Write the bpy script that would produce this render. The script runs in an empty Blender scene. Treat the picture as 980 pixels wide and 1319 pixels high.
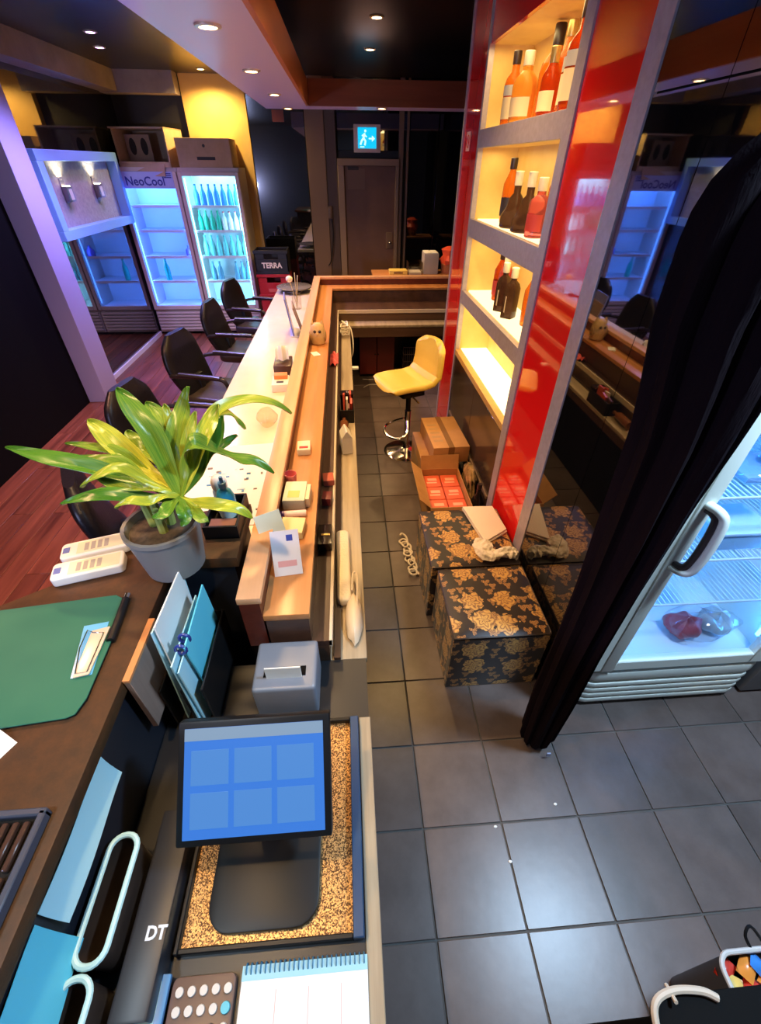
import bpy, bmesh, math, random
from mathutils import Vector, Matrix, Euler
random.seed(7)
S = bpy.context.scene
COL = S.collection
PI = math.pi
# ------------------------------------------------------------------ camera
CAM_H, F_PX, W_PX, H_PX = 1.95, 557.5, 980, 1319
PITCH, YAW, ROLL = 0.677448, 0.0757738, 0.0088639
cp, sp, cyw, syw = math.cos(PITCH), math.sin(PITCH), math.cos(YAW), math.sin(YAW)
FWD = Vector((syw * cp, cyw * cp, -sp))
_rt = Vector((cyw, -syw, 0))
_up = _rt.cross(FWD)
RIGHT = math.cos(ROLL) * _rt + math.sin(ROLL) * _up
UP = -math.sin(ROLL) * _rt + math.cos(ROLL) * _up
cam = bpy.data.cameras.new('camera')
cam.sensor_fit = 'HORIZONTAL'; cam.sensor_width = 36.0
cam.lens = F_PX / W_PX * 36.0
cam.clip_start = 0.02
camo = bpy.data.objects.new('camera', cam); COL.objects.link(camo)
M = Matrix((RIGHT, UP, -FWD)).transposed().to_4x4(); M.translation = (0, 0, CAM_H)
camo.matrix_world = M
S.camera = camo
# ------------------------------------------------------------------ world, exposure, large lights
w = bpy.data.worlds.new('world'); S.world = w; w.use_nodes = True
w.node_tree.nodes['Background'].inputs[0].default_value = (0.55, 0.5, 0.75, 1)
w.node_tree.nodes['Background'].inputs[1].default_value = 0.05
S.view_settings.view_transform = 'Standard'; S.view_settings.look = 'None'
S.view_settings.gamma = 1.0; S.view_settings.use_curve_mapping = False
S.view_settings.exposure = 0.35
S.cycles.max_bounces = 10; S.cycles.transparent_max_bounces = 16; S.cycles.transmission_bounces = 8
S.cycles.sample_clamp_indirect = 4.0

def light(kind, name, loc, energy, col, size=0.1, size_y=None, target=None, spot=None, blend=0.5, parent=None):
    l = bpy.data.lights.new(name, kind); l.energy = energy; l.color = col
    if kind == 'AREA':
        l.size = size
        if size_y: l.shape = 'RECTANGLE'; l.size_y = size_y
    else: l.shadow_soft_size = size
    if kind == 'SPOT': l.spot_size = spot; l.spot_blend = blend
    o = bpy.data.objects.new(name, l); COL.objects.link(o)
    if parent: o.parent = parent
    o.location = loc
    if target is not None:
        d = Vector(target) - Vector(loc)
        if d.to_2d().length > .01: o.rotation_euler = d.to_track_quat('-Z', 'Y').to_euler()
    return o
# cool kitchen lamp, violet hall lamp; entrance and hall front ones are added fill
light('AREA', 'kitchen_lamp', (1.35, 0.5, 2.68), 62, (0.5, 0.74, 1.0), 0.25, 0.25, (1.35, 0.4, 0))
light('SPOT', 'entrance_fill_spot', (-0.95, -0.25, 2.7), 60, (0.68, 0.86, 1.0), 0.12, target=(-0.75, 0.15, 0.8), spot=1.25, blend=0.7)  # added cool fill, its cone kept to the desk
light('POINT', 'entrance_fill_point', (-2.55, -1.2, 1.45), 130, (0.5, 0.58, 1.0), 0.15)  # unseen fill added to cool the soffit underside
light('SPOT', 'hall_lamp', (-1.8, 4.6, 2.7), 240, (0.42, 0.36, 1.0), 0.1, target=(-1.75, 4.2, 0), spot=2.3, blend=0.8)
light('SPOT', 'hall_front_fill', (-2.0, 1.6, 2.7), 160, (1.0, 0.45, 0.28), 0.1, target=(-1.9, 1.9, 0), spot=2.2, blend=0.8)  # orange fill added to warm the planks

def at(px, py, z):
    """point of the place at height z that the photograph shows at px, py"""
    d = (px - 490) / F_PX * RIGHT - (py - 659.5) / F_PX * UP + FWD
    return Vector((0, 0, CAM_H)) + d * ((z - CAM_H) / d.z)
def aty(px, py, y):
    d = (px - 490) / F_PX * RIGHT - (py - 659.5) / F_PX * UP + FWD
    return Vector((0, 0, CAM_H)) + d * (y / d.y)

# ------------------------------------------------------------------ materials
MATS = {}
def _n(nt, t, **k):
    n = nt.nodes.new(t)
    for a, b in k.items(): setattr(n, a, b)
    return n
def mat(name, col, rough=0.5, metal=0.0, spec=0.5, ior=None, noise=None, bump=None, coat=0, trans=0, emit=None, estr=0, sheen=0, rand=0, stretch=(1, 1, 1), alpha=None):
    if name in MATS: return MATS[name]
    m = bpy.data.materials.new(name); m.use_nodes = True; nt = m.node_tree
    b = nt.nodes['Principled BSDF']
    b.inputs['Base Color'].default_value = (*col, 1); b.inputs['Roughness'].default_value = rough
    b.inputs['Metallic'].default_value = metal; b.inputs['Specular IOR Level'].default_value = spec
    if ior: b.inputs['IOR'].default_value = ior
    b.inputs['Coat Weight'].default_value = coat; b.inputs['Coat Roughness'].default_value = 0.01
    b.inputs['Transmission Weight'].default_value = trans
    b.inputs['Sheen Weight'].default_value = sheen
    if emit: b.inputs['Emission Color'].default_value = (*emit, 1); b.inputs['Emission Strength'].default_value = estr
    if alpha is not None: b.inputs['Alpha'].default_value = alpha
    if noise or bump or rand:
        tc = _n(nt, 'ShaderNodeTexCoord'); mp = _n(nt, 'ShaderNodeMapping'); mp.inputs['Scale'].default_value = stretch
        nt.links.new(tc.outputs['Object'], mp.inputs[0])
        oi = _n(nt, 'ShaderNodeObjectInfo')
        ad = _n(nt, 'ShaderNodeVectorMath', operation='ADD'); nt.links.new(mp.outputs[0], ad.inputs[0])
        sc = _n(nt, 'ShaderNodeVectorMath', operation='SCALE'); sc.inputs[0].default_value = (17, 31, 13)
        nt.links.new(oi.outputs['Random'], sc.inputs['Scale']); nt.links.new(sc.outputs[0], ad.inputs[1])
        vec = ad.outputs[0]
    if noise:
        scale, col2, detail = noise
        t = _n(nt, 'ShaderNodeTexNoise'); t.inputs['Scale'].default_value = scale; t.inputs['Detail'].default_value = detail
        t.inputs['Roughness'].default_value = 0.65
        nt.links.new(vec, t.inputs['Vector'])
        r = _n(nt, 'ShaderNodeValToRGB'); r.color_ramp.elements[0].position = 0.33; r.color_ramp.elements[1].position = 0.67
        r.color_ramp.elements[0].color = (*col, 1); r.color_ramp.elements[1].color = (*col2, 1)
        nt.links.new(t.outputs['Fac'], r.inputs[0]); src = r.outputs[0]
        if rand:
            hs = _n(nt, 'ShaderNodeHueSaturation'); ma = _n(nt, 'ShaderNodeMapRange')
            ma.inputs['To Min'].default_value = 1 - rand; ma.inputs['To Max'].default_value = 1 + rand
            nt.links.new(oi.outputs['Random'], ma.inputs['Value']); nt.links.new(ma.outputs[0], hs.inputs['Value'])
            nt.links.new(src, hs.inputs['Color']); src = hs.outputs[0]
        nt.links.new(src, b.inputs['Base Color'])
    if bump:
        scale, st = bump
        t2 = _n(nt, 'ShaderNodeTexNoise'); t2.inputs['Scale'].default_value = scale; t2.inputs['Detail'].default_value = 4
        nt.links.new(vec, t2.inputs['Vector'])
        bp = _n(nt, 'ShaderNodeBump'); bp.inputs['Strength'].default_value = st; bp.inputs['Distance'].default_value = 0.01
        nt.links.new(t2.outputs['Fac'], bp.inputs['Height']); nt.links.new(bp.outputs[0], b.inputs['Normal'])
    MATS[name] = m
    return m
def wood(name, c1, c2, axis=1, rough=0.35, scale=14, rand=0.0, coat=0.0, spec=0.5):
    st = [1, 1, 1]; st[axis] = 0.06
    return mat(name, c1, rough, noise=(scale, c2, 5), bump=(scale * 3, 0.08), stretch=tuple(st), rand=rand, coat=coat, spec=spec)
def emis(name, col, s):
    return mat(name, (0.02, 0.02, 0.02), 0.3, emit=col, estr=s)
def glass(name, col=(1, 1, 1), k=1.0):
    if name in MATS: return MATS[name]
    m = bpy.data.materials.new(name); m.use_nodes = True; nt = m.node_tree; nt.nodes.clear()
    o = _n(nt, 'ShaderNodeOutputMaterial'); mx = _n(nt, 'ShaderNodeMixShader'); t = _n(nt, 'ShaderNodeBsdfTransparent'); g = _n(nt, 'ShaderNodeBsdfGlossy')
    t.inputs[0].default_value = (*col, 1); g.inputs['Roughness'].default_value = 0.02
    ge = _n(nt, 'ShaderNodeNewGeometry'); dt = _n(nt, 'ShaderNodeVectorMath', operation='DOT_PRODUCT')
    nt.links.new(ge.outputs['Normal'], dt.inputs[0]); nt.links.new(ge.outputs['Incoming'], dt.inputs[1])
    ab = _n(nt, 'ShaderNodeMath', operation='ABSOLUTE'); nt.links.new(dt.outputs['Value'], ab.inputs[0])
    om = _n(nt, 'ShaderNodeMath', operation='SUBTRACT'); om.inputs[0].default_value = 1; nt.links.new(ab.outputs[0], om.inputs[1])
    pw = _n(nt, 'ShaderNodeMath', operation='POWER'); pw.inputs[1].default_value = 5; nt.links.new(om.outputs[0], pw.inputs[0])
    mu = _n(nt, 'ShaderNodeMath', operation='MULTIPLY_ADD'); mu.inputs[1].default_value = .9 * min(k, 1); mu.inputs[2].default_value = .03 * k; mu.use_clamp = True
    nt.links.new(pw.outputs[0], mu.inputs[0]); nt.links.new(mu.outputs[0], mx.inputs[0])
    nt.links.new(t.outputs[0], mx.inputs[1]); nt.links.new(g.outputs[0], mx.inputs[2]); nt.links.new(mx.outputs[0], o.inputs[0])
    MATS[name] = m; return m
def brocade(name, ax, ay):
    """dark woven cloth printed with golden roses and leaves; pattern laid in the plane of axes ax, ay"""
    if name in MATS: return MATS[name]
    m = bpy.data.materials.new(name); m.use_nodes = True; nt = m.node_tree; L = nt.links.new
    b = nt.nodes['Principled BSDF']
    tc = _n(nt, 'ShaderNodeTexCoord'); sx = _n(nt, 'ShaderNodeSeparateXYZ'); L(tc.outputs['Object'], sx.inputs[0])
    cb = _n(nt, 'ShaderNodeCombineXYZ'); L(sx.outputs[ax], cb.inputs[0]); L(sx.outputs[ay], cb.inputs[1])
    def M2(op, a, c=None, clamp=False):
        n = _n(nt, 'ShaderNodeMath', operation=op); n.use_clamp = clamp
        for i, v in enumerate((a, c)):
            if v is None: continue
            if isinstance(v, (int, float)): n.inputs[i].default_value = v
            else: L(v, n.inputs[i])
        return n.outputs[0]
    def flowers(scale, rad, petals, lobes, rnd, off):
        mp = _n(nt, 'ShaderNodeMapping'); mp.inputs['Location'].default_value = (off, off * .6, 0); L(cb.outputs[0], mp.inputs[0])
        nz = _n(nt, 'ShaderNodeTexNoise'); nz.inputs['Scale'].default_value = scale * 5; L(mp.outputs[0], nz.inputs['Vector'])
        v = _n(nt, 'ShaderNodeTexVoronoi', voronoi_dimensions='2D'); v.inputs['Scale'].default_value = scale; v.inputs['Randomness'].default_value = rnd
        L(mp.outputs[0], v.inputs['Vector'])
        df = _n(nt, 'ShaderNodeVectorMath', operation='SUBTRACT'); L(mp.outputs[0], df.inputs[0]); L(v.outputs['Position'], df.inputs[1])
        s2 = _n(nt, 'ShaderNodeSeparateXYZ'); L(df.outputs[0], s2.inputs[0])
        ang = M2('ARCTAN2', s2.outputs[1], s2.outputs[0])
        d = v.outputs['Distance']
        r = M2('ADD', M2('MULTIPLY', M2('SINE', M2('MULTIPLY', ang, petals)), lobes), M2('ADD', rad, M2('MULTIPLY', M2('SUBTRACT', nz.outputs['Fac'], .5), rad * 1.3)))
        mask = M2('GREATER_THAN', r, d)
        ring = M2('ABSOLUTE', M2('SINE', M2('ADD', M2('MULTIPLY', d, 13 / rad * .5), M2('ADD', M2('MULTIPLY', M2('SINE', M2('MULTIPLY', ang, petals - 1)), 1.0), M2('MULTIPLY', nz.outputs['Fac'], 7)))))
        return mask, ring, M2('DIVIDE', d, rad)
    m1, r1, q1 = flowers(6.4, .33, 7, .035, .5, .3)
    m2, r2, q2 = flowers(17, .27, 3, .1, .9, 3.1)
    m3 = M2('MULTIPLY', m2, M2('SUBTRACT', 1, m1))
    line = M2('MAXIMUM', M2('MULTIPLY', m1, M2('ADD', .35, M2('MULTIPLY', r1, .65))), M2('MULTIPLY', m3, M2('ADD', .2, M2('MULTIPLY', r2, .55))))
    rp = _n(nt, 'ShaderNodeValToRGB'); e = rp.color_ramp.elements
    e[0].color = (.012, .006, .006, 1); e[1].color = (.62, .36, .09, 1)
    x = e.new(.3); x.color = (.08, .035, .015, 1); x = e.new(.6); x.color = (.36, .17, .05, 1)
    L(line, rp.inputs[0]); L(rp.outputs[0], b.inputs['Base Color'])
    b.inputs['Roughness'].default_value = .48; b.inputs['Sheen Weight'].default_value = .1
    bp = _n(nt, 'ShaderNodeBump'); bp.inputs['Strength'].default_value = .25; bp.inputs['Distance'].default_value = .004; L(line, bp.inputs['Height']); L(bp.outputs[0], b.inputs['Normal'])
    MATS[name] = m; return m

BLACK_GLASS = mat('black_glass', (.004, .004, .005), .025, ior=2.4)
BLACK_GLASS2 = mat('black_glass_dull', (.005, .004, .005), .06, ior=1.8)
RED_GLASS = mat('red_glass', (.85, .012, .012), .05, ior=1.5, coat=.8)
SILVER = mat('silver_trim', (.42, .37, .42), .42, metal=.35, noise=(40, (.52, .47, .53), 6))
CREAM = mat('cream_stone', (.8, .69, .5), .25, noise=(6, (.76, .65, .46), 3))
OAK = wood('orange_oak', (.62, .28, .10), (.48, .19, .06), 1, .3)
OAKX = wood('orange_oak_across', (.5, .22, .08), (.38, .15, .05), 0, .3)
PALE_OAK = wood('pale_oak_rail', (.72, .42, .23), (.62, .33, .17), 1, .3)
RED_WOOD = wood('red_brown_wood', (.12, .022, .012), (.07, .012, .008), 1, .3)
DARK_WOOD = wood('dark_brown_wood', (.085, .04, .025), (.045, .02, .014), 1, .35)
DARK_WOODX = wood('dark_brown_wood_across', (.13, .07, .04), (.07, .035, .02), 0, .35)
GREY_OAK = wood('grey_oak', (.5, .4, .27), (.3, .23, .15), 1, .35, 18)
WALNUT = wood('walnut_board', (.3, .21, .17), (.2, .13, .105), 1, .4, 22)
WALNUT_Z = wood('walnut_board_upright', (.3, .21, .17), (.2, .13, .105), 2, .4, 22)
BLACK_PL = mat('black_plastic', (.007, .007, .008), .42, spec=.3)
BLACK_MATT = mat('black_matt', (.004, .0035, .004), .7, spec=.08)
LEATHER = mat('black_leather', (.007, .006, .009), .36, bump=(60, .15), spec=.35)
LEATHER_SEAT = mat('brown_black_leather', (.035, .026, .024), .32, bump=(60, .15), spec=.5)
CHROME = mat('chrome', (.75, .72, .68), .12, metal=1)
STEEL = mat('brushed_steel', (.5, .48, .45), .3, metal=1)
CARD = mat('cardboard', (.46, .23, .075), .75, noise=(9, (.39, .19, .06), 3))
CARD2 = mat('cardboard_pale', (.6, .45, .3), .75, noise=(9, (.52, .38, .24), 3))
WHITE_PL = mat('white_plastic', (.8, .8, .76), .35)
PAPER = mat('white_paper', (.85, .85, .82), .7)
PAPER_B = mat('pale_blue_paper', (.42, .72, .82), .6)
PAPER_C = mat('cyan_paper', (.12, .6, .78), .6)
PRINT = mat('dark_print', (.03, .03, .035), .6)

# ------------------------------------------------------------------ mesh helpers
class MB:
    def __init__(s): s.bm = bmesh.new(); s.uv = None
    def box(s, x0, x1, y0, y1, z0, z1, Mx=None):
        v = [Vector((x, y, z)) for z in (z0, z1) for y in (y0, y1) for x in (x0, x1)]
        if Mx: v = [Mx @ q for q in v]
        b = [s.bm.verts.new(q) for q in v]
        for f in ((0, 2, 3, 1), (4, 5, 7, 6), (0, 1, 5, 4), (2, 6, 7, 3), (0, 4, 6, 2), (1, 3, 7, 5)): s.bm.faces.new([b[i] for i in f])
        return s
    def loft(s, rings, caps=True, closed=False):
        R = [[s.bm.verts.new(p) for p in r] for r in rings]
        n = len(R[0])
        rng = range(len(R)) if closed else range(len(R) - 1)
        for i in rng:
            a, b = R[i], R[(i + 1) % len(R)]
            for j in range(n): s.bm.faces.new((a[j], a[(j + 1) % n], b[(j + 1) % n], b[j]))
        if caps and not closed:
            s.bm.faces.new(R[0][::-1]); s.bm.faces.new(R[-1])
        return s
    def lathe(s, prof, n=20, c=(0, 0, 0), caps=True):
        return s.loft([[Vector((c[0] + r * math.cos(2 * PI * j / n), c[1] + r * math.sin(2 * PI * j / n), c[2] + z)) for j in range(n)] for r, z in prof], caps)
    def tube(s, pts, r, n=8, closed=False):
        pts = [Vector(p) for p in pts]; rings = []; up = None
        for i, p in enumerate(pts):
            if closed: t = pts[(i + 1) % len(pts)] - pts[i - 1]
            else: t = pts[min(i + 1, len(pts) - 1)] - pts[max(i - 1, 0)]
            t.normalize()
            if up is None: up = Vector((0, 0, 1)) if abs(t.z) < .9 else Vector((1, 0, 0))
            u = (up - t * up.dot(t)).normalized(); v = t.cross(u); up = u
            rr = r[i] if isinstance(r, (list, tuple)) else r
            rings.append([p + rr * (math.cos(2 * PI * j / n) * u + math.sin(2 * PI * j / n) * v) for j in range(n)])
        return s.loft(rings, True, closed)
    def prism(s, poly, z0, z1, ax=2):
        def P(a, b, c): return Vector((a, b, c)) if ax == 2 else (Vector((c, a, b)) if ax == 0 else Vector((a, c, b)))
        a = [s.bm.verts.new(P(p[0], p[1], z0)) for p in poly]; b = [s.bm.verts.new(P(p[0], p[1], z1)) for p in poly]; n = len(poly)
        s.bm.faces.new(a[::-1]); s.bm.faces.new(b)
        for i in range(n): s.bm.faces.new((a[i], a[(i + 1) % n], b[(i + 1) % n], b[i]))
        return s
    def sphere(s, c, rx, ry=None, rz=None, n=16, m=8):
        ry = ry or rx; rz = rz or rx
        return s.loft([[Vector((c[0] + rx * math.sin(t) * math.cos(2 * PI * j / n), c[1] + ry * math.sin(t) * math.sin(2 * PI * j / n), c[2] - rz * math.cos(t))) for j in range(n)] for t in [PI * (i + .02) / (m + .04) for i in range(m + 1)]])
    def grid(s, fn, nu, nv, thick=0.0):
        V = [[s.bm.verts.new(fn(i / (nu - 1), j / (nv - 1))) for j in range(nv)] for i in range(nu)]
        s.uv = s.uv or s.bm.loops.layers.uv.new('UVMap')
        for i in range(nu - 1):
            for j in range(nv - 1):
                f = s.bm.faces.new((V[i][j], V[i + 1][j], V[i + 1][j + 1], V[i][j + 1]))
                for l, (a, b) in zip(f.loops, ((i, j), (i + 1, j), (i + 1, j + 1), (i, j + 1))): l[s.uv].uv = (a / (nu - 1), b / (nv - 1))
        return s
    def xf(s, Mx): s.bm.transform(Mx); return s
    def mesh(s, name, m, bev=0, seg=2, smooth=True):
        bm = s.bm
        bmesh.ops.recalc_face_normals(bm, faces=bm.faces)
        if bev:
            ed = [e for e in bm.edges if len(e.link_faces) == 2 and e.calc_face_angle(0) > .6]
            bmesh.ops.bevel(bm, geom=ed, offset=bev, segments=seg, affect='EDGES', profile=.6)
        for f in bm.faces: f.smooth = smooth
        for e in bm.edges: e.smooth = len(e.link_faces) == 2 and e.calc_face_angle(0) < .7
        me = bpy.data.meshes.new(name); bm.to_mesh(me); bm.free(); me.materials.append(m)
        return me
    def build(s, name, m, parent=None, bev=0, seg=2, smooth=True, label=None, kind=None, loc=None, rot=None):
        o = bpy.data.objects.new(name, s.mesh(name, m, bev, seg, smooth)); COL.objects.link(o)
        if parent: o.parent = parent
        if loc is not None: o.location = loc
        if rot is not None: o.rotation_euler = rot
        if label: o['label'] = label
        if kind: o['kind'] = kind
        return o
def B(x0, x1, y0, y1, z0, z1): return MB().box(x0, x1, y0, y1, z0, z1)
def solid(o, t):
    md = o.modifiers.new('thickness', 'SOLIDIFY'); md.thickness = t; md.offset = 0; return o
def thing(name, label, cat, loc=(0, 0, 0), rz=0, group=None):
    o = bpy.data.objects.new(name, None); COL.objects.link(o); o.location = loc
    o.rotation_euler = rz if isinstance(rz, (tuple, list)) else (0, 0, rz)
    o.empty_display_size = .05
    o['label'] = label; o['category'] = cat
    if group: o['group'] = group
    return o
def tag(o, label, cat, group=None):
    o['label'] = label; o['category'] = cat
    if group: o['group'] = group
    return o
def struct(o): o['kind'] = 'structure'; return o
def dup(o, loc=None, rz=None, label=None, parent=None):
    c = o.copy(); COL.objects.link(c)
    if parent is not None: c.parent = parent
    if loc is not None: c.location = loc
    if rz is not None: c.rotation_euler = rz if isinstance(rz, (tuple, list)) else (0, 0, rz)
    if label: c['label'] = label
    for ch in [x for x in o.children]: dup(ch, parent=c)
    return c
def text(s, size, m, parent, loc, rot, name='lettering', depth=.0008, bold=0):
    c = bpy.data.curves.new(name, 'FONT'); c.body = s; c.size = size; c.align_x = 'CENTER'; c.align_y = 'CENTER'; c.extrude = depth; c.offset = bold; c.resolution_u = 3
    t = bpy.data.objects.new('tmp', c); COL.objects.link(t)
    bpy.context.view_layer.update()
    me = bpy.data.meshes.new_from_object(t.evaluated_get(bpy.context.evaluated_depsgraph_get()))
    bpy.data.objects.remove(t); bpy.data.curves.remove(c)
    me.materials.clear(); me.materials.append(m)
    o = bpy.data.objects.new(name, me); COL.objects.link(o); o.parent = parent; o.location = loc; o.rotation_euler = rot
    return o
def rrect(x0, x1, y0, y1, r, n=5):
    P = []
    for cx, cy, a in ((x1 - r, y1 - r, 0), (x0 + r, y1 - r, PI / 2), (x0 + r, y0 + r, PI), (x1 - r, y0 + r, 1.5 * PI)):
        for i in range(n + 1): t = a + PI / 2 * i / n; P.append((cx + r * math.cos(t), cy + r * math.sin(t)))
    return P
def bez(p0, p1, p2, n):
    p0, p1, p2 = Vector(p0), Vector(p1), Vector(p2)
    return [(1 - t) ** 2 * p0 + 2 * t * (1 - t) * p1 + t * t * p2 for t in [i / n for i in range(n + 1)]]
def smooth_path(P, k=6):
    P = [Vector(p) for p in P]; out = []
    for i in range(len(P) - 1):
        a, b, c, d = P[max(i - 1, 0)], P[i], P[i + 1], P[min(i + 2, len(P) - 1)]
        for j in range(k):
            t = j / k; out.append(.5 * (2 * b + (c - a) * t + (2 * a - 5 * b + 4 * c - d) * t * t + (3 * b - 3 * c + d - a) * t ** 3))
    return out + [P[-1]]

# ------------------------------------------------------------------ the setting
TILE = mat('slate_tile', (.085, .06, .052), .33, noise=(5, (.135, .1, .09), 8), bump=(30, .022), rand=.12)
GROUT = mat('grout', (.09, .085, .08), .8)
floor = struct(B(-.5, 2.6, -1.5, 7.3, -.06, -.006).build('floor', GROUT))
tm = B(-.1468, .1468, -.1468, .1468, -.03, 0).mesh('tile', TILE, .0012, 1)
for i in range(-1, 8):
    for j in range(-17, 6):
        x, y = .21 + .3 * i + .15, .808 - .3 * j - .15
        if (i >= 2 and y > .96 and y > 1.2) or (i >= 2 and y > 1.0): 
            if not (i == 2 and y < 5.4): continue
        if y > 5.5: continue
        t = bpy.data.objects.new('tile', tm); COL.objects.link(t); t.parent = floor; t.location = (x, y, 0)
PLANK = wood('floor_plank_wood', (.26, .075, .04), (.09, .024, .014), 1, .32, 12, rand=.25)
wf = struct(B(-2.72, -.5, -1.5, 7.3, -.06, -.006).build('floor', mat('plank_gap', (.01, .006, .005), .8)))
pm = B(-.0685, .0685, -.599, .599, -.03, 0).mesh('plank', PLANK, .0015, 1)
for i in range(16):
    for j in range(6):
        y = .35 + .6 + j * 1.2 + (.6 if i % 2 else 0) - .2
        if y > 6.9: continue
        t = bpy.data.objects.new('plank', pm); COL.objects.link(t); t.parent = wf; t.location = (-2.63 + i * .14, y, 0)
ceil = struct(B(-2.8, 2.6, -1.6, 7.4, 2.75, 2.85).build('ceiling', mat('black_ceiling', (.006, .005, .007), .3, spec=.35, bump=(3, .02))))
SOFFIT = mat('soffit_violet_tint', (.62, .53, .93), .32)  # white soffit with the violet room light tinted into its colour
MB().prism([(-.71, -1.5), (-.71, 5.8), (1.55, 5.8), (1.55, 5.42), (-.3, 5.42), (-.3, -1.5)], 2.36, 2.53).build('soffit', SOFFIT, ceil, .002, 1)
B(-.3, -.277, -1.5, 5.42, 2.355, 2.535).build('fascia', wood('fascia_orange', (.6, .19, .06), (.5, .14, .04), 1, .3), ceil, .002, 1)
B(-.277, 1.55, 5.397, 5.42, 2.355, 2.535).build('fascia', wood('fascia_red', (.22, .06, .03), (.16, .04, .02), 0, .3), ceil, .002, 1)
BAND = mat('band_grey', (.3, .24, .25), .7, noise=(4, (.22, .18, .19), 6))
B(-2.7, -1.86, 7.0, 7.2, 2.56, 2.75).build('bulkhead', BAND, ceil)
B(-2.7, -2.5, -1.5, 7.0, 2.57, 2.75).build('bulkhead', BAND, ceil)
# left wall
wl = struct(B(-2.8, -2.7, -1.5, 4.45, 0, 2.75).build('wall_left', BLACK_MATT))
B(-2.7, -2.52, 4.42, 4.72, 0, 2.57).build('end_post', mat('post_paint', (.42, .36, .62), .6), wl, .004)
wg = struct(B(-2.8, -2.7, 4.72, 7.3, 0, 2.75).build('wall_left', BLACK_GLASS))
FR = mat('niche_frame', (.25, .5, .92), .4)
struct(B(-2.698, -2.68, 4.73, 6.7, 0, .05).build('baseboard_left', mat('pale_skirting', (.6, .55, .7), .5)))
STUC = mat('stucco', (.4, .38, .42), .8, noise=(26, (.3, .28, .33), 8), bump=(60, .8))
B(-2.699, -2.68, 4.97, 6.62, 1.4, 2.0).build('stucco_panel', STUC, wg)
for nm, c in (('frame_rail', (-2.699, -2.58, 4.93, 6.64, 1.36, 1.44)), ('frame_rail', (-2.699, -2.58, 4.93, 6.64, 1.95, 2.03)), ('frame_stile', (-2.699, -2.58, 4.93, 5.03, 1.44, 1.95)), ('frame_stile', (-2.699, -2.58, 6.56, 6.64, 1.44, 1.95))):
    B(*c).build(nm, FR, wg, .003, 1)
# back wall
wb = struct(B(-2.8, 1.7, 7.3, 7.4, 0, 2.75).build('wall_back', mat('dark_back_wall', (.014, .012, .016), .5)))
BEIGE = mat('beige_panel', (.62, .4, .14), .6, noise=(3, (.55, .34, .11), 3))
B(-1.85, -1.12, 7.2, 7.3, 0, 2.75).build('beige_panel', BEIGE, wb)
for x0, x1 in ((-1.11, -.44), (.88, 1.24), (1.25, 1.6)):
    B(x0, x1, 7.2, 7.3, 0, 2.75).build('glass_panel', BLACK_GLASS, wb, .003, 1)
B(-.04, .88, 7.22, 7.3, 2.08, 2.75).build('glass_panel', BLACK_GLASS, wb, .003, 1)
TRIM = mat('trim_brown', (.2, .12, .08), .5)
for x0, x1, y0 in ((-.43, -.2, 7.16), (.74, .8, 7.19), (.84, .87, 7.19)):
    B(x0, x1, y0, 7.3, 0, 2.75).build('post', TRIM, wb, .003, 1)
B(-.2, -.06, 7.19, 7.3, 0, 2.75).build('post', mat('trim_dark', (.1, .06, .045), .5), wb, .003, 1)
door = struct(B(0.03, .7, 7.2, 7.24, 0, 1.93).build('door_1', mat('door_brown', (.2, .1, .07), .5, noise=(4, (.17, .085, .06), 4)), None, .003, 1))
DF = mat('door_frame', (.3, .2, .14), .45)
B(-.055, .03, 7.14, 7.3, 0, 1.99).build('jamb', DF, door, .004, 1)
B(.7, .745, 7.14, 7.3, 0, 1.99).build('jamb', DF, door, .004, 1)
B(-.055, .745, 7.13, 7.3, 1.93, 2.0).build('lintel', DF, door, .004, 1)
MB().tube([(.64, 7.2, 1.08), (.64, 7.16, 1.08)], .012).sphere((.64, 7.13, 1.08), .028).build('door_knob', CHROME, door)
B(.59, .68, 7.185, 7.2, 1.0, 1.2).build('lock_plate', mat('lock_brown', (.25, .15, .09), .4), door, .004, 1)
B(.07, .3, 7.196, 7.2, 1.68, 1.9).build('paper_notice', mat('notice_tan', (.24, .15, .11), .7), door)
B(.08, .22, 7.18, 7.2, 1.885, 1.92).build('door_closer', mat('closer_dark', (.03, .02, .02), .5), door)
MB().tube(smooth_path([(-.19, 7.16, 1.45), (-.16, 7.13, 1.36), (-.15, 7.13, 1.2), (-.17, 7.13, 1.0), (-.2, 7.13, .86), (-.24, 7.13, .8)]), .007).build('cord', BLACK_PL, wb)
B(-.2, -.15, 7.12, 7.15, 1.36, 1.5).build('handset', mat('handset_brown', (.12, .07, .05), .4), wb, .008)
B(-.82, -.68, 7.19, 7.2, 2.34, 2.45).build('wall_notice', mat('notice_red', (.12, .02, .02), .5), wb)
# right: partition with black glass, kitchen walls
wr = struct(B(.855, .94, .93, 1.56, 0, 2.75).build('wall_right', BLACK_MATT))
for y0, y1 in ((.93, 1.262), (1.265, 1.56)):
    B(.846, .855, y0, y1, 0, 2.1).build('glass_panel', BLACK_GLASS, wr)
    B(.846, .855, y0, y1, 2.105, 2.75).build('glass_panel', BLACK_GLASS, wr)
struct(B(.94, 2.6, 1.6, 1.7, 0, 2.75).build('wall_kitchen', mat('kitchen_wall', (.3, .3, .3), .5)))
struct(B(1.6, 1.7, 3.95, 7.3, 0, 2.75).build('wall_right', BLACK_GLASS2))
struct(B(2.5, 2.6, -1.5, 1.6, 0, 2.75).build('wall_kitchen', mat('kitchen_wall_side', (.12, .1, .09), .5)))
struct(B(-2.8, 2.6, -1.6, -1.5, 0, 2.75).build('wall_front', mat('front_wall', (.1, .09, .1), .6)))

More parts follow.
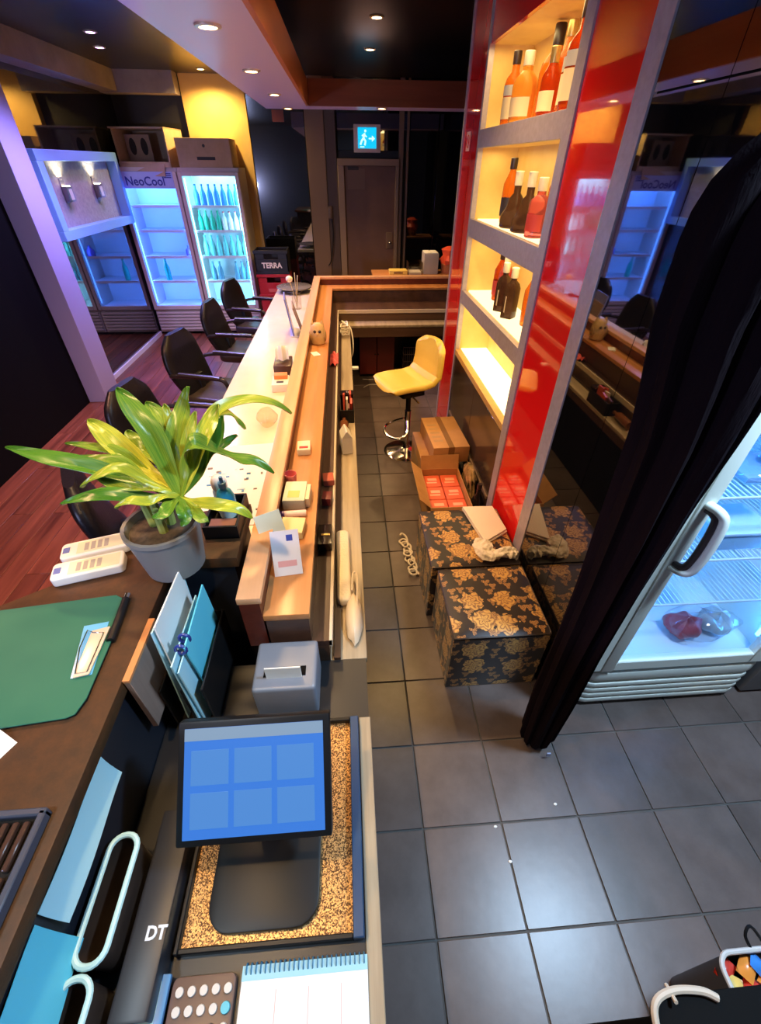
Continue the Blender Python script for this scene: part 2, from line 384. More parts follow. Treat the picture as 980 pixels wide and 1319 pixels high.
# ------------------------------------------------------------------ recessed lamps
WARM = (1.0, .62, .26)
def downlight(x, y, z, label, col, watts, estr=30, group=None, r=.035, cone=2.2):
    t = thing('downlight', label, 'lamp', (x, y, z), 0, group)
    MB().loft([[Vector((q * math.cos(a), q * math.sin(a), zz)) for a in [2 * PI * i / 20 for i in range(20)]] for q, zz in ((r, 0), (r + .016, 0), (r + .016, -.006), (r, -.008))], False, True).build('trim_ring', mat('lamp_ring', (.7, .6, .5), .3, metal=.6), t)
    MB().lathe([(r, -.001), (r * .9, -.004), (r * .5, -.007)], 16).build('lens', emis('lens_%s' % round(col[2], 2), col, estr), t)
    light('SPOT', 'lamp_light', (0, 0, -.02), watts, col, .03, spot=cone, blend=.6, parent=t)
    return t
for y, s in ((.35, 'nearest the desk'), (1.45, 'above the potted plant'), (2.5, 'nearest in view, glowing orange'), (3.53, 'second in view, orange'), (4.62, 'third in view, near the beam'), (5.69, 'farthest, at the corner of the soffit')):
    downlight(-.49, y, 2.36, 'round recessed lamp in the pale soffit, ' + s, WARM, 42)
downlight(.4, 5.54, 2.36, 'small recessed lamp under the dark cross beam above the bar end', WARM, 34)
downlight(.285, 4.5, 2.75, 'amber recessed lamp in the black ceiling, higher of the two', WARM, 45)
downlight(.3, 2.5, 2.75, 'added amber fill lamp in the black ceiling over the aisle, before the lit niches', WARM, 50)  # unseen lamp added to brighten the aisle floor
downlight(.295, 5.6, 2.75, 'amber recessed lamp in the black ceiling just above the cross beam', WARM, 6)
downlight(-1.5, 6.86, 2.75, 'amber recessed lamp in the ceiling in front of the yellow panel', (1, .68, .22), 75, cone=2.7)
downlight(-2.12, 5.79, 2.75, 'violet spot lamp in the black ceiling at upper left, lower one', (.6, .3, 1), 30, 20, cone=2.0)
downlight(-1.94, 5.19, 2.75, 'violet spot lamp in the black ceiling at upper left, upper one', (.6, .3, 1), 30, 2, cone=2.0)
for y, s in ((5.4, 'left'), (6.08, 'right')):
    t = thing('wall_sconce', 'small metal wall lamp on the framed stucco panel, the %s of the two' % s, 'lamp', (-2.68, y, 1.74))
    B(0, .012, -.04, .04, -.11, .08).build('back_plate', mat('sconce_metal', (.25, .22, .22), .35, metal=.8), t, .003, 1)
    B(.012, .06, -.055, .055, -.1, .02).build('shade', mat('sconce_metal', (.25, .22, .22), .35, metal=.8), t, .006)
    B(.02, .052, -.035, .035, .02, .024).build('bulb', emis('sconce_bulb', (1, .8, .45), 25), t)
    B(.0602, .062, -.03, .03, -.085, 0).build('glow_slot', mat('sconce_face', (.7, .65, .6), .4), t)
    light('SPOT', 'lamp_light', (.05, 0, .05), 6, (1, .78, .42), .02, target=(0.01, 0, 1), spot=1.9, parent=t)

# ------------------------------------------------------------------ bar counter (L-shaped)
bar = thing('bar_counter', 'long L-shaped wooden bar with a cream customer top and stepped inner ledges', 'bar counter', (0, 0, 0))
def L(xl, xr, y0, yf, yb, xe, z0, z1): return MB().prism([(xl, y0), (xl, yb), (xe, yb), (xe, yf), (xr, yf), (xr, y0)], z0, z1)
XE = 1.52
B(-.80, -.345, 1.26, 5.75, .755, .8).build('customer_top', CREAM, bar, .008, label='cream stone customer top')
B(-.5, -.46, 1.26, 5.7, 0, .755).build('front_panel', DARK_WOOD, bar)
L(-.35, -.28, .83, 5.34, 5.41, XE, .955, .98).build('top_rail', PALE_OAK, bar, .003)
L(-.345, -.286, .83, 5.345, 5.405, XE, .755, .955).build('rail_riser', RED_WOOD, bar)
L(-.286, -.148, .83, 5.17, 5.345, XE, .875, .9).build('ledge', OAK, bar, .003, label='orange oak inner ledge')
L(-.28, -.152, .83, 5.175, 5.34, XE, .56, .875).build('ledge_riser', DARK_WOOD, bar)
L(-.152, -.09, .83, 4.83, 5.175, XE, .735, .76).build('middle_ledge', DARK_WOOD, bar)
L(-.098, -.088, .83, 4.828, 4.84, XE, .73, .763).build('edge_strip', mat('pale_edge', (.62, .52, .4), .35), bar)
L(-.152, -.1, .83, 4.845, 5.175, XE, .56, .735).build('middle_riser', DARK_WOODX, bar)
L(-.11, .022, .83, 4.68, 4.85, XE, .625, .65).build('worktop', GREY_OAK, bar, .003, label='narrow pale grey oak worktop')
L(-.10, -.03, .83, 4.69, 4.85, XE, .53, .625).build('apron', DARK_WOODX, bar)
B(-.1, -.06, .83, 4.9, 0, .53).build('inner_panel', BLACK_MATT, bar)
B(-.46, XE, 5.37, 5.4, 0, .755).build('end_panel', DARK_WOOD, bar)
# dark strip coloured in for the zigzag shadow gap behind the worktop
B(-.088, -.066, .83, 4.68, .65, .662).build('shadow_gap_strip', DARK_WOOD, bar)

# ------------------------------------------------------------------ cashier desk beside the bar
desk = thing('cashier_desk', 'black cashier desk with a brown sheen tinted in and a lower well at its side', 'desk', (0, 0, 0))
DESK = mat('desk_black_warm_tint', (.075, .032, .012), .5, spec=.25, noise=(30, (.048, .024, .011), 4), bump=(160, .05))  # black desk; warm lamp sheen mixed into the colour as brown
MB().prism([(-.56, -.5), (-.56, .98), (-.37, .98), (-.37, 1.255), (-.6, 1.205), (-.87, .905), (-1.0, .82), (-1.25, .66), (-1.25, -.5)], .96, 1.0).build('desk_top', DESK, desk, .003)
MB().prism([(-.58, -.5), (-.58, .97), (-.39, 1.0), (-.39, 1.235), (-.6, 1.19), (-.87, .89), (-1.2, .64), (-1.2, -.5)], 0, .96).build('cabinet', mat('desk_side', (.012, .014, .022), .4), desk)
B(-.1, -.06, -.5, .829, 0, .61).build('inner_panel', BLACK_MATT, desk)
B(-.578, .018, -.5, .829, .61, .65).build('well_surface', mat('well_black', (.012, .013, .016), .4), desk)
B(-.012, .022, -.5, .629, .6, .655).build('edge_strip', GREY_OAK, desk, .002, 1)

# ------------------------------------------------------------------ back bar with lit niches
bb = thing('back_bar_shelf', 'tall back bar of red glass with three warm lit niches and silver frames', 'shelf unit', (.85, 2.75, 0))
def bbp(name, c, m, bev=0.0, label=None, parent=bb):
    x0, x1, y0, y1, z0, z1 = c
    return B(x0 - .85, x1 - .85, y0 - 2.75, y1 - 2.75, z0, z1).build(name, m, parent, bev, 1, label=label)
NICHE = mat('niche_yellow', (.84, .6, .2), .5, noise=(8, (.78, .53, .16), 4))
for c in ((.842, .875, 1.565, 1.66, 0, 2.75), (.842, .875, 2.06, 2.14, 0, 2.75), (.842, .875, 3.43, 3.465, 0, 2.75), (.842, .875, 3.90, 3.93, 0, 2.75)):
    bbp('frame_post', c, SILVER, .001)
bbp('red_panel', (.85, .87, 1.66, 2.06, 0, 2.75), RED_GLASS)
bbp('red_panel', (.85, .87, 3.465, 3.9, 0, 2.75), RED_GLASS)
bbp('red_panel', (.85, .87, 2.14, 3.43, 2.47, 2.75), RED_GLASS)
bbp('back_panel', (1.10, 1.12, 2.08, 3.46, .8, 2.5), NICHE)
bbp('side_panel', (.872, 1.10, 3.44, 3.46, .8, 2.5), NICHE)
bbp('side_panel', (.872, 1.10, 2.10, 2.12, .8, 2.5), NICHE)
bbp('top_panel', (.872, 1.10, 2.1, 3.46, 2.47, 2.49), NICHE)
bbp('carcass', (.90, 1.13, 1.57, 2.1, 0, 2.74), BLACK_MATT); bbp('carcass', (.90, 1.13, 3.46, 3.93, 0, 2.74), BLACK_MATT)
GLOW = emis('lightbox', (1, .74, .36), 1.7); GLOWB = emis('lightbox_bright', (1, .76, .36), 2.2)
for k, (z0, z1) in enumerate(((2.03, 2.115), (1.57, 1.67), (1.15, 1.235))):
    bbp('shelf_front', (.845, .875, 2.14, 3.43, z0, z1), SILVER, .001)
    bbp('shelf', (.875, 1.10, 2.12, 3.44, z0 + .005, z1 - .012), NICHE)
    bbp('light_panel', (.895, 1.098, 2.125, 3.435, z1 - .012, z1 - .002), GLOW, label='glowing white shelf panel')
OCHRE = mat('ochre_wood', (.6, .36, .12), .45, noise=(10, (.5, .29, .09), 4))
bbp('counter_ledge', (.845, 1.10, 2.12, 3.44, .77, .81), OCHRE, .002)
bbp('light_panel', (.89, 1.095, 2.125, 3.435, .81, .816), GLOWB, label='bright glowing ledge panel')
DOORM = mat('brown_gloss_door', (.05, .03, .022), .16, ior=1.7)
for y0, y1 in ((2.142, 2.78), (2.786, 3.43)):
    d = bbp('door', (.848, .868, y0, y1, .09, .765), DOORM, .002)
    B(-.012, 0, y0 - 2.75 + .02, y1 - 2.75 - .02, .28, .30).build('door_rail', mat('door_rail', (.22, .14, .09), .3), d)
d = bbp('kick_board', (.86, .88, 2.14, 3.43, 0, .088), BLACK_MATT)
light('AREA', 'niche_light', (.05, 0, 2.46), 3.5, (1, .72, .3), .12, 1.2, target=(.0501, 0, 0), parent=bb)
for z in (2.02, 1.56, 1.14):
    light('AREA', 'niche_light', (.10, .04, z), 2.2, (1, .74, .32), .12, 1.2, target=(.1001, .04, 0), parent=bb)
st = tag(bb, bb['label'], 'shelf unit')
sg = bbp('sticker', (.8485, .85, 3.70, 3.80, 2.02, 2.12), mat('sticker_pink', (.8, .5, .5), .5), label='small square no smoking sticker')
MB().tube([(-.002, 1.0 + .032 * math.cos(a), 2.07 + .032 * math.sin(a)) for a in [2 * PI * i / 18 for i in range(18)]], .004, 6, True).build('ring_mark', mat('sticker_red', (.7, .03, .03), .5), sg)
MB().box(-.003, -.0015, -.03, .03, -.004, .004, Matrix.Translation((0, 1.0, 2.07)) @ Matrix.Rotation(.8, 4, 'X')).build('bar_mark', mat('sticker_red', (.7, .03, .03), .5), sg)

# bottles of the back bar
def liquor(name, c, rough=.08, trans=.75): return mat(name, c, rough, trans=trans, ior=1.2)
AMBER = liquor('amber_liquor', (.85, .26, .03)); AMBER2 = liquor('deep_amber_liquor', (.62, .1, .015)); CLEARA = liquor('pale_amber_liquor', (.95, .5, .1))
DARKB = liquor('smoked_bottle', (.1, .05, .03), .1, .5); PINKB = liquor('pink_bottle', (.85, .2, .2))
CAPB = mat('bottle_cap_dark', (.03, .015, .012), .35); CAPG = mat('bottle_cap_gold', (.6, .42, .15), .3, metal=.7); CAPW = mat('bottle_cap_white', (.8, .72, .55), .4)
LABW = mat('bottle_label_cream', (.85, .7, .42), .6); LABG = mat('bottle_label_grey', (.5, .48, .46), .6); LABR = mat('bottle_label_red', (.55, .05, .04), .6); LABK = mat('bottle_label_black', (.03, .02, .02), .5)
SHAPES = {'round': [(.034, 0), (.038, .006), (.038, .17), (.034, .19), (.016, .215), (.014, .27)],
          'broad': [(.046, 0), (.05, .008), (.05, .17), (.044, .2), (.02, .235), (.017, .29)],
          'slim': [(.028, 0), (.031, .006), (.034, .12), (.033, .18), (.02, .215), (.013, .235), (.013, .27)],
          'skirt': [(.052, 0), (.058, .006), (.056, .05), (.036, .085), (.03, .12), (.015, .14), (.0145, .2)],
          'square': [(.036, 0), (.038, .004), (.038, .13), (.03, .15), (.014, .165), (.013, .2)]}
def bottle(x, y, z, shape, liq, cap, lab, label, h=1.0, lab2=None, capl=.05, rz=0, group=None, fat=1.28):
    t = thing('bottle', label, 'bottle', (x, y, z), rz, group)
    P = SHAPES[shape]; n = 4 if shape == 'square' else 18
    P = [(r * fat, q * h) for r, q in P]
    b = MB().lathe(P, n); 
    b.build('glass_body', liq, t, .004 if n == 4 else 0)
    top = P[-1][1]; r = P[-1][0]
    MB().lathe([(r + .003, top - capl * .6), (r + .004, top - capl * .5), (r + .004, top + capl * .4), (r + .001, top + capl * .45)], 14).build('cap', cap, t)
    R = max(p[0] for p in P) + .0012
    if lab and n != 4:
        MB().loft([[Vector((R * math.cos(a), R * math.sin(a), q)) for a in [PI * .55 + PI * .9 * i / 10 for i in range(11)]] for q in (.04 * h, .12 * h)], False).bm
        m = MB(); V = lambda u, v: Vector((R * math.cos(PI * .45 + PI * 1.1 * u), R * math.sin(PI * .45 + PI * 1.1 * u), (.035 + .085 * v) * h)); m.grid(V, 12, 2); m.build('paper_label', lab, t)
        if lab2:
            m = MB(); V2 = lambda u, v: Vector((R * math.cos(PI * .45 + PI * 1.1 * u), R * math.sin(PI * .45 + PI * 1.1 * u), (.125 + .04 * v) * h)); m.grid(V2, 12, 2); m.build('neck_label', lab2, t)
    elif lab:
        q = R * .72; B(-q - .001, -q, -q * .8, q * .8, .03 * h, .1 * h).build('paper_label', lab, t)
    return t
Z1, Z2, Z3 = 2.114, 1.669, 1.234
bottle(.96, 3.26, Z1, 'round', AMBER, CAPB, LABW, 'amber whisky bottle with grey and cream labels, leftmost on the top shelf', 1.06, LABG)
bottle(.945, 3.0, Z1, 'broad', CLEARA, CAPW, LABW, 'pale amber bottle with a large cream label, second on the top shelf', .86)
bottle(1.032, 2.88, Z1, 'broad', AMBER, CAPB, None, 'tallest amber bottle with a dark cap at the back of the top shelf', 1.08, capl=.07)
bottle(1.04, 2.75, Z1, 'round', AMBER, CAPG, None, 'plain amber bottle behind the tall one on the top shelf', 1.15)
bottle(.95, 2.66, Z1, 'slim', AMBER2, CAPG, LABW, 'small reddish bottle with a white label low on the top shelf', .8)
bottle(1.0, 2.50, Z1, 'broad', AMBER, CAPG, LABW, 'amber bottle with a copper cap near the right end of the top shelf', 1.12, LABG)
bottle(.94, 2.36, Z1, 'round', AMBER2, CAPB, LABW, 'dark red bottle at the right end of the top shelf', 1.1, LABG)
bottle(1.0, 3.16, Z2, 'slim', AMBER, CAPB, LABK, 'orange cognac bottle with black seal, leftmost on the middle shelf', 1.08)
bottle(.96, 2.90, Z2, 'skirt', DARKB, CAPW, None, 'wide based smoky bottle with a white cap, left of the pair on the middle shelf', 1.15, capl=.06)
bottle(.96, 2.69, Z2, 'skirt', DARKB, CAPW, None, 'wide based smoky bottle with a white cap, right of the pair on the middle shelf', 1.15, capl=.06)
bottle(1.055, 2.58, Z2, 'slim', AMBER, CAPB, LABK, 'orange cognac bottle behind the smoky pair on the middle shelf', 1.08)
bottle(.94, 2.48, Z2, 'round', PINKB, CAPW, LABR, 'pink bottle with a red label at the right end of the middle shelf', .8)
for i, (y, lq, cp_, lb, s) in enumerate(((3.14, AMBER2, CAPB, LABR, 'small red and blue labelled bottle, leftmost on the lowest shelf'), (3.04, PINKB, CAPW, LABR, 'small pink bottle second on the lowest shelf'), (2.86, DARKB, CAPW, LABW, 'brown square bottle with white cap, left of the pair on the lowest shelf'), (2.70, DARKB, CAPW, LABW, 'brown square bottle with white cap, right of the pair on the lowest shelf'), (2.54, AMBER, CAPG, None, 'small amber bottle at the right end of the lowest shelf'))):
    bottle(.96 if i in (2, 3) else 1.02, y, Z3, 'square' if i in (2, 3) else 'slim', lq, cp_, lb, s, 1.22 if i in (2, 3) else 1.0)

# ------------------------------------------------------------------ two upright display fridges at the back
FRW = mat('fridge_white', (.62, .55, .5), .4); FRIN = mat('fridge_inner', (.8, .85, .9), .5); SEAL = mat('fridge_seal', (.1, .09, .1), .5)
THIN = glass('fridge_glass')
def fridge(x0, label, led, watts):
    W, D, H = .722, .505, 1.9
    t = thing('display_fridge', label, 'fridge', (x0, 6.68, 0))
    B(0, .035, .04, D, .04, H).build('side_panel', FRW, t, .004, 1); B(W - .035, W, .04, D, .04, H).build('side_panel', FRW, t, .004, 1)
    B(.035, W - .035, D - .04, D, .04, H).build('back_panel', FRIN, t)
    B(.035, W - .035, .04, D - .04, H - .05, H).build('top_panel', FRW, t)
    B(.035, W - .035, .04, D - .04, .33, .37).build('inner_floor', FRIN, t)
    g = B(.004, W - .004, .03, .05, .04, .33).build('grille', FRW, t, .003, 1)
    for k in range(6): B(.02, W - .02, .008, .03, .07 + k * .042, .094 + k * .042).build('slat', FRW, g, .003, 1)
    d = B(.004, .05, 0, .04, .34, 1.86).build('door', FRW, t, .004, 1)
    B(W - .05, W - .004, 0, .04, .34, 1.86).build('door_stile', FRW, d, .004, 1)
    B(.05, W - .05, 0, .04, .34, .39).build('door_rail', FRW, d, .004, 1)
    B(.05, W - .05, .012, .018, .39, 1.82).build('pane', THIN, d)
    for zz in (.68, .97, 1.26, 1.52):
        s = B(.04, W - .04, .07, D - .05, zz - .008, zz).build('wire_shelf', mat('shelf_wire', (.7, .75, .8), .4), t)
        B(.04, W - .04, .06, .072, zz - .015, zz + .012).build('shelf_lip', mat('shelf_lip', (.8, .85, .9), .4), s)
    for xx in (.056, W - .064): B(xx, xx + .008, .05, .062, .42, 1.8).build('led_tube', emis('led_%s' % led[0], led, 9), t)
    light('AREA', 'fridge_light', (.07, .07, 1.1), watts, led, .03, 1.4, target=(W * .6, .48, 1.1), parent=t)
    light('AREA', 'fridge_light', (W - .07, .07, 1.1), watts, led, .03, 1.4, target=(W * .4, .48, 1.1), parent=t)
    light('AREA', 'fridge_light', (W / 2, .3, 1.83), watts * .6, led, .5, .4, target=(W / 2, .3, 0), parent=t)
    return t, d
fl, dl = fridge(-2.684, 'left white glass-door fridge, nearly empty and glowing deep blue', (.055, .2, 1), 9)
frr, dr = fridge(-1.957, 'right white glass-door fridge full of bottles and glowing cyan', (.2, .66, 1), 7)
B(.05, .672, 0, .04, 1.7, 1.86).build('header', mat('header_blue', (.4, .5, .85), .35), dl, .002, 1)
LB = mat('lettering_blue', (.02, .03, .3), .4)
text('NeoCool', .12, LB, dl, (.34, -.002, 1.765), (PI / 2, 0, 0), bold=.002)
for k in range(3): B(.57, .655, -.003, 0, 1.8 + k * .018, 1.81 + k * .018).build('stripe', LB, dl)
B(.05, .672, 0, .04, 1.82, 1.86).build('door_rail', FRW, dr, .002, 1)
def drink(name, label, liq, cap, h, r, x, y, z, group):
    t = thing('drink_bottle', label, 'bottle', (x, y, z), 0, group)
    MB().lathe([(r * .94, 0), (r, .006), (r, h * .5), (r * .85, h * .62), (r * .4, h * .78), (r * .36, h * .95)], 10).build('glass_body', liq, t)
    MB().lathe([(r * .42, h * .93), (r * .42, h)], 8).build('cap', cap, t)
    return t
def dk(n, c, e=.35): return mat(n, c, .2)
kinds = {'blue': (dk('drink_blue', (.05, .2, .5)), dk('cap_navy', (.02, .05, .2)), .22, .034), 'green': (dk('drink_green', (.02, .35, .22)), dk('cap_green', (.02, .3, .15)), .21, .033),
         'white': (dk('drink_white', (.85, .85, .85)), dk('cap_red', (.7, .1, .12)), .2, .033), 'teal': (dk('drink_teal', (.15, .5, .5)), dk('cap_teal', (.1, .4, .4)), .23, .034), 'grey': (dk('drink_grey', (.08, .2, .3)), dk('cap_grey', (.1, .15, .2)), .22, .036)}
ORD = ['first', 'second', 'third', 'fourth', 'fifth', 'sixth', 'seventh', 'eighth', 'ninth', 'tenth']
def row(kind, label, group, xs, y, z):
    liq, cap, h, r = kinds[kind]; src = None
    for k, x in enumerate(xs):
        lb = label % ORD[k]
        if src is None: src = drink(kind, lb, liq, cap, h, r, x, y, z, group)
        else: dup(src, (x, y, z), label=lb)
fx = -1.957
lin = lambda a, b, n: [fx + a + (b - a) * i / (n - 1) for i in range(n)]
ZP = .001
row('blue', 'blue drink bottle, %s from left on the top shelf of the cyan fridge', 'blue bottles on the top shelf of the cyan fridge', lin(.13, .62, 7), 6.86, 1.52 + ZP)
row('green', 'green drink bottle, %s from left on the second shelf of the cyan fridge', 'green bottles on the second shelf of the cyan fridge', lin(.12, .345, 4), 6.86, 1.26 + ZP)
row('white', 'white red-capped bottle, %s of four on the second shelf of the cyan fridge', 'white bottles on the second shelf of the cyan fridge', lin(.42, .64, 4), 6.86, 1.26 + ZP)
row('teal', 'teal bottle, %s from left on the third shelf of the cyan fridge', 'teal bottles on the third shelf of the cyan fridge', lin(.12, .63, 7), 6.86, .97 + ZP)
row('grey', 'dark bottle, %s from left on the fourth shelf of the cyan fridge', 'dark bottles on the fourth shelf of the cyan fridge', [fx + .15, fx + .24, fx + .46, fx + .54, fx + .62], 6.88, .68 + ZP)
drink('green', 'single green bottle standing in the blue left fridge', mat('lone_green', (.0, .5, .35), .2), dk('cap_green', (.02, .3, .15)), .26, .036, -2.684 + .26, 6.86, .681, None)
drink('blue', 'small dark bottle at the right of the blue left fridge', dk('drink_violet', (.12, .08, .4)), dk('cap_navy', (.02, .05, .2)), .12, .05, -2.684 + .62, 6.84, .971, None)

# boxes on the fridges, crates beside them
t = thing('cardboard_box', 'open brown cardboard box with cut holes on the left fridge', 'box', (-2.27, 6.98, 1.9), -.12)
B(-.32, .3, -.25, -.235, .0, .05).build('front_lip', CARD2, t); B(-.32, .3, .235, .25, 0, .36).build('back_wall', CARD2, t)
B(-.32, -.305, -.235, .235, 0, .36).build('side_wall', CARD2, t); B(.285, .3, -.25, .235, 0, .36).build('side_wall', CARD2, t)
B(-.305, .285, -.235, .235, 0, .012).build('bottom', CARD2, t); B(-.34, .3, -.25, .235, .345, .36).build('top_wall', CARD2, t)
MB().box(0, .5, -.12, 0, -.004, .004, Matrix.Translation((-.28, -.25, .03)) @ Matrix.Rotation(1.25, 4, 'X')).build('flap', CARD2, t)
B(-.28, .02, -.05, -.04, .012, .3).build('insert', mat('insert_brown', (.32, .22, .15), .7), t)
for k in range(2): MB().loft([[Vector((-.2 + k * .14 + .04 * math.cos(a), yy, .19 + .08 * math.sin(a))) for a in [2 * PI * i / 14 for i in range(14)]] for yy in (-.054, -.05)]).build('hole', mat('hole_dark', (.02, .015, .012), .8), t)
t = thing('cardboard_box', 'closed brown cardboard box with dark printed strip on the right fridge', 'box', (-1.61, 6.95, 1.9), .02)
B(-.31, .31, -.22, .22, 0, .27).build('carton', CARD2, t, .006); B(-.31, .31, -.006, .006, .2695, .2712).build('tape', mat('tape_brown', (.5, .38, .22), .3), t)
B(-.09, .12, -.2215, -.22, .07, .1).build('printed_strip', PRINT, t)
MB().loft([[Vector((.01 + .016 * math.cos(a), yy, .2 + .016 * math.sin(a))) for a in [2 * PI * i / 12 for i in range(12)]] for yy in (-.2215, -.22)]).build('emblem', PRINT, t)
def crate(x, y, z, m, label, word):
    t = thing('drinks_crate', label, 'crate', (x, y, z))
    W, D, H = .42, .32, .27
    for nm, c in (('wall', (-W / 2, W / 2, -D / 2, -D / 2 + .014, 0, .17)), ('wall', (-W / 2, W / 2, D / 2 - .014, D / 2, 0, H)), ('wall', (-W / 2, -W / 2 + .014, -D / 2, D / 2, 0, H)), ('wall', (W / 2 - .014, W / 2, -D / 2, D / 2, 0, H)), ('base', (-W / 2, W / 2, -D / 2, D / 2, 0, .015)), ('rim', (-W / 2 - .008, W / 2 + .008, -D / 2 - .008, -D / 2 + .016, H - .035, H)), ('post', (-W / 2, -.09, -D / 2, -D / 2 + .014, .17, H - .03)), ('post', (.09, W / 2, -D / 2, -D / 2 + .014, .17, H - .03)), ('lower_rim', (-W / 2 - .006, W / 2 + .006, -D / 2 - .006, -D / 2, .0, .03))):
        B(*c).build(nm, m, t, .002, 1)
    if word: text(word, .085, mat('crate_lettering', (.8, .75, .68), .5), t, (0, -D / 2 - .001, .1), (PI / 2, 0, 0), bold=.003)
    else: B(-.08, .08, -D / 2 - .0015, -D / 2, .06, .1).build('worn_mark', mat('worn_red', (.6, .12, .12), .5), t)
RC = mat('crate_red', (.42, .02, .03), .4); KC = mat('crate_black', (.014, .015, .02), .4)
crate(-.95, 6.62, 0, RC, 'red plastic drinks crate at the bottom of the stack by the right fridge', '')
crate(-.95, 6.62, .27, RC, 'red plastic drinks crate in the middle of the stack by the fridge', '')
crate(-.95, 6.62, .54, RC, 'red plastic drinks crate directly under the black one', '')
crate(-.95, 6.62, .81, KC, 'black plastic drinks crate with pale lettering on top of red crates', 'TERRA')
# exit sign
t = thing('exit_sign', 'glowing cyan square exit sign with running figure above the brown door', 'sign', (.333, 7.19, 2.06))
B(-.168, .168, -.04, 0, 0, .27).build('case', mat('sign_case', (.75, .62, .6), .4), t, .006)
B(-.115, .115, -.044, -.04, .04, .24).build('lit_face', emis('sign_cyan', (.0, .42, .75), 1.15), t)
SW = emis('sign_white', (.45, .85, 1), 1.3)
m = MB(); m.tube([(-.03, -.046, .185), (-.045, -.046, .14), (-.07, -.046, .11), (-.085, -.046, .075)], .011, 6); m.tube([(-.045, -.046, .14), (-.02, -.046, .11), (-.03, -.046, .07)], .011, 6); m.tube([(-.035, -.046, .17), (-.005, -.046, .15)], .008, 6); m.tube([(-.035, -.046, .175), (-.065, -.046, .16)], .008, 6); m.sphere((-.022, -.046, .207), .014, .004, .014, 10, 6)
m.build('running_figure', SW, t, kind='stuff')
MB().box(.02, .075, -.046, -.044, .128, .142).prism([(.06, .105), (.1, .135), (.06, .165)], -.046, -.044, 1).build('arrow', SW, t, kind='stuff')
B(-.09, -.035, -.046, -.044, .05, .06).build('door_line', SW, t)

# ------------------------------------------------------------------ office chairs along the customer side
ARM = mat('chair_arm', (.02, .016, .016), .3)
def make_chair(label):
    t = thing('office_chair', label, 'chair', (0, 0, 0), 0, 'black office chairs along the customer side of the bar')
    MB().prism(rrect(-.23, .24, -.235, .235, .09), .42, .5).build('seat', LEATHER_SEAT, t, .03, 3)
    rings = []
    for k in range(13):
        u = k / 12; z = .5 + .43 * u; x = -.2 - .1 * u - .03 * math.sin(PI * u); hw = .2 + .035 * math.sin(PI * min(1, u * 1.2)); th = .042
        if u > .8: hw *= 1 - 1.6 * (u - .8) ** 1.25 * 2; th *= 1 - 2.2 * (u - .8)
        if u < .08: th *= .7
        rings.append([Vector((x + th * math.copysign(abs(math.cos(a)) ** .7, math.cos(a)), hw * math.copysign(abs(math.sin(a)) ** .55, math.sin(a)), z)) for a in [2 * PI * i / 24 for i in range(24)]])
    MB().loft(rings).build('backrest', LEATHER, t)
    MB().box(-.2, -.16, -.03, .03, .4, .62).build('back_bracket', BLACK_PL, t, .006)
    for s in (-1, 1):
        y = s * .262
        a = MB().tube(smooth_path([(.12, s * .2, .415), (.17, y, .44), (.22, y, .56), (.2, y, .675), (.1, y, .69), (-.12, y, .685), (-.25, s * .245, .67), (-.275, s * .2, .64)], 5), .015, 8).build('arm', ARM, t)
        MB().loft([[Vector((x, y + .024 * math.cos(q), .7 + .013 * math.sin(q) - .05 * max(0, x - .12) )) for q in [2 * PI * i / 12 for i in range(12)]] for x in (-.17, -.14, .0, .12, .17)]).build('arm_pad', ARM, a)
    MB().lathe([(.03, .1), (.03, .28), (.02, .281), (.02, .42)], 14).build('gas_column', BLACK_PL, t)
    MB().prism(rrect(-.1, .1, -.09, .09, .02), .4, .42).build('seat_plate', BLACK_PL, t)
    for k in range(5):
        a = 2 * PI * k / 5 + .3; c, s = math.cos(a), math.sin(a)
        l = MB().tube([(.02 * c, .02 * s, .12), (.15 * c, .15 * s, .1), (.27 * c, .27 * s, .075)], [.022, .02, .015], 8).build('leg', BLACK_PL, t)
        MB().sphere((.27 * c, .27 * s, .029), .028, .028, .028, 10, 6).build('caster', BLACK_PL, l)
    return t
chair = make_chair('black office chair farthest along the bar, next to the right fridge')
chair.location = (-1.02, 5.42, 0); chair.rotation_euler = (0, 0, -.28)
for x, y, rz, lb in ((-1.02, 4.52, -.15, 'black office chair second from the far end, before the lit fridges'), (-1.05, 3.5, -.28, 'black office chair third from the far end, arms and brown seat clearly seen'),
                     (-1.05, 2.5, -.2, 'black office chair behind the leaves of the potted plant'), (-.93, 1.74, .5, 'black office chair nearest the desk, beside the drooping leaf')):
    dup(chair, (x, y, 0), rz, lb)

# ------------------------------------------------------------------ things on the customer top
ZT = .8005
t = thing('round_tray', 'round dark glass tray on a low foot at the far end of the cream top', 'tray', (-.59, 5.5, ZT))
MB().lathe([(.09, 0), (.09, .012), (.03, .02), (.03, .045)], 24).build('foot', STEEL, t)
MB().lathe([(.19, .045), (.198, .05), (.198, .058), (.19, .062)], 36).build('plate', mat('smoked_glass', (.16, .15, .13), .12), t)
t = thing('twig_vase', 'small clear glass vase with dried twigs near the far end of the cream top', 'vase', (-.5, 4.75, ZT))
MB().lathe([(.04, 0), (.045, .01), (.045, .12), (.03, .15), (.034, .17)], 18).build('vase_glass', glass('vase_clear', (.9, .9, .85), 2), t)
for k, (dx, dy, h) in enumerate(((.03, .02, .3), (-.05, .0, .26), (.01, -.04, .33))): MB().tube(smooth_path([(0, 0, .01), (dx * .4, dy * .4, h * .5), (dx, dy, h)], 4), .004, 6).build('twig', mat('twig_pale', (.6, .48, .3), .6), t)
MB().sphere((-.05, 0, .27), .035, .03, .03, 12, 6).build('dried_flower', mat('dried_flower', (.85, .7, .45), .7), t)
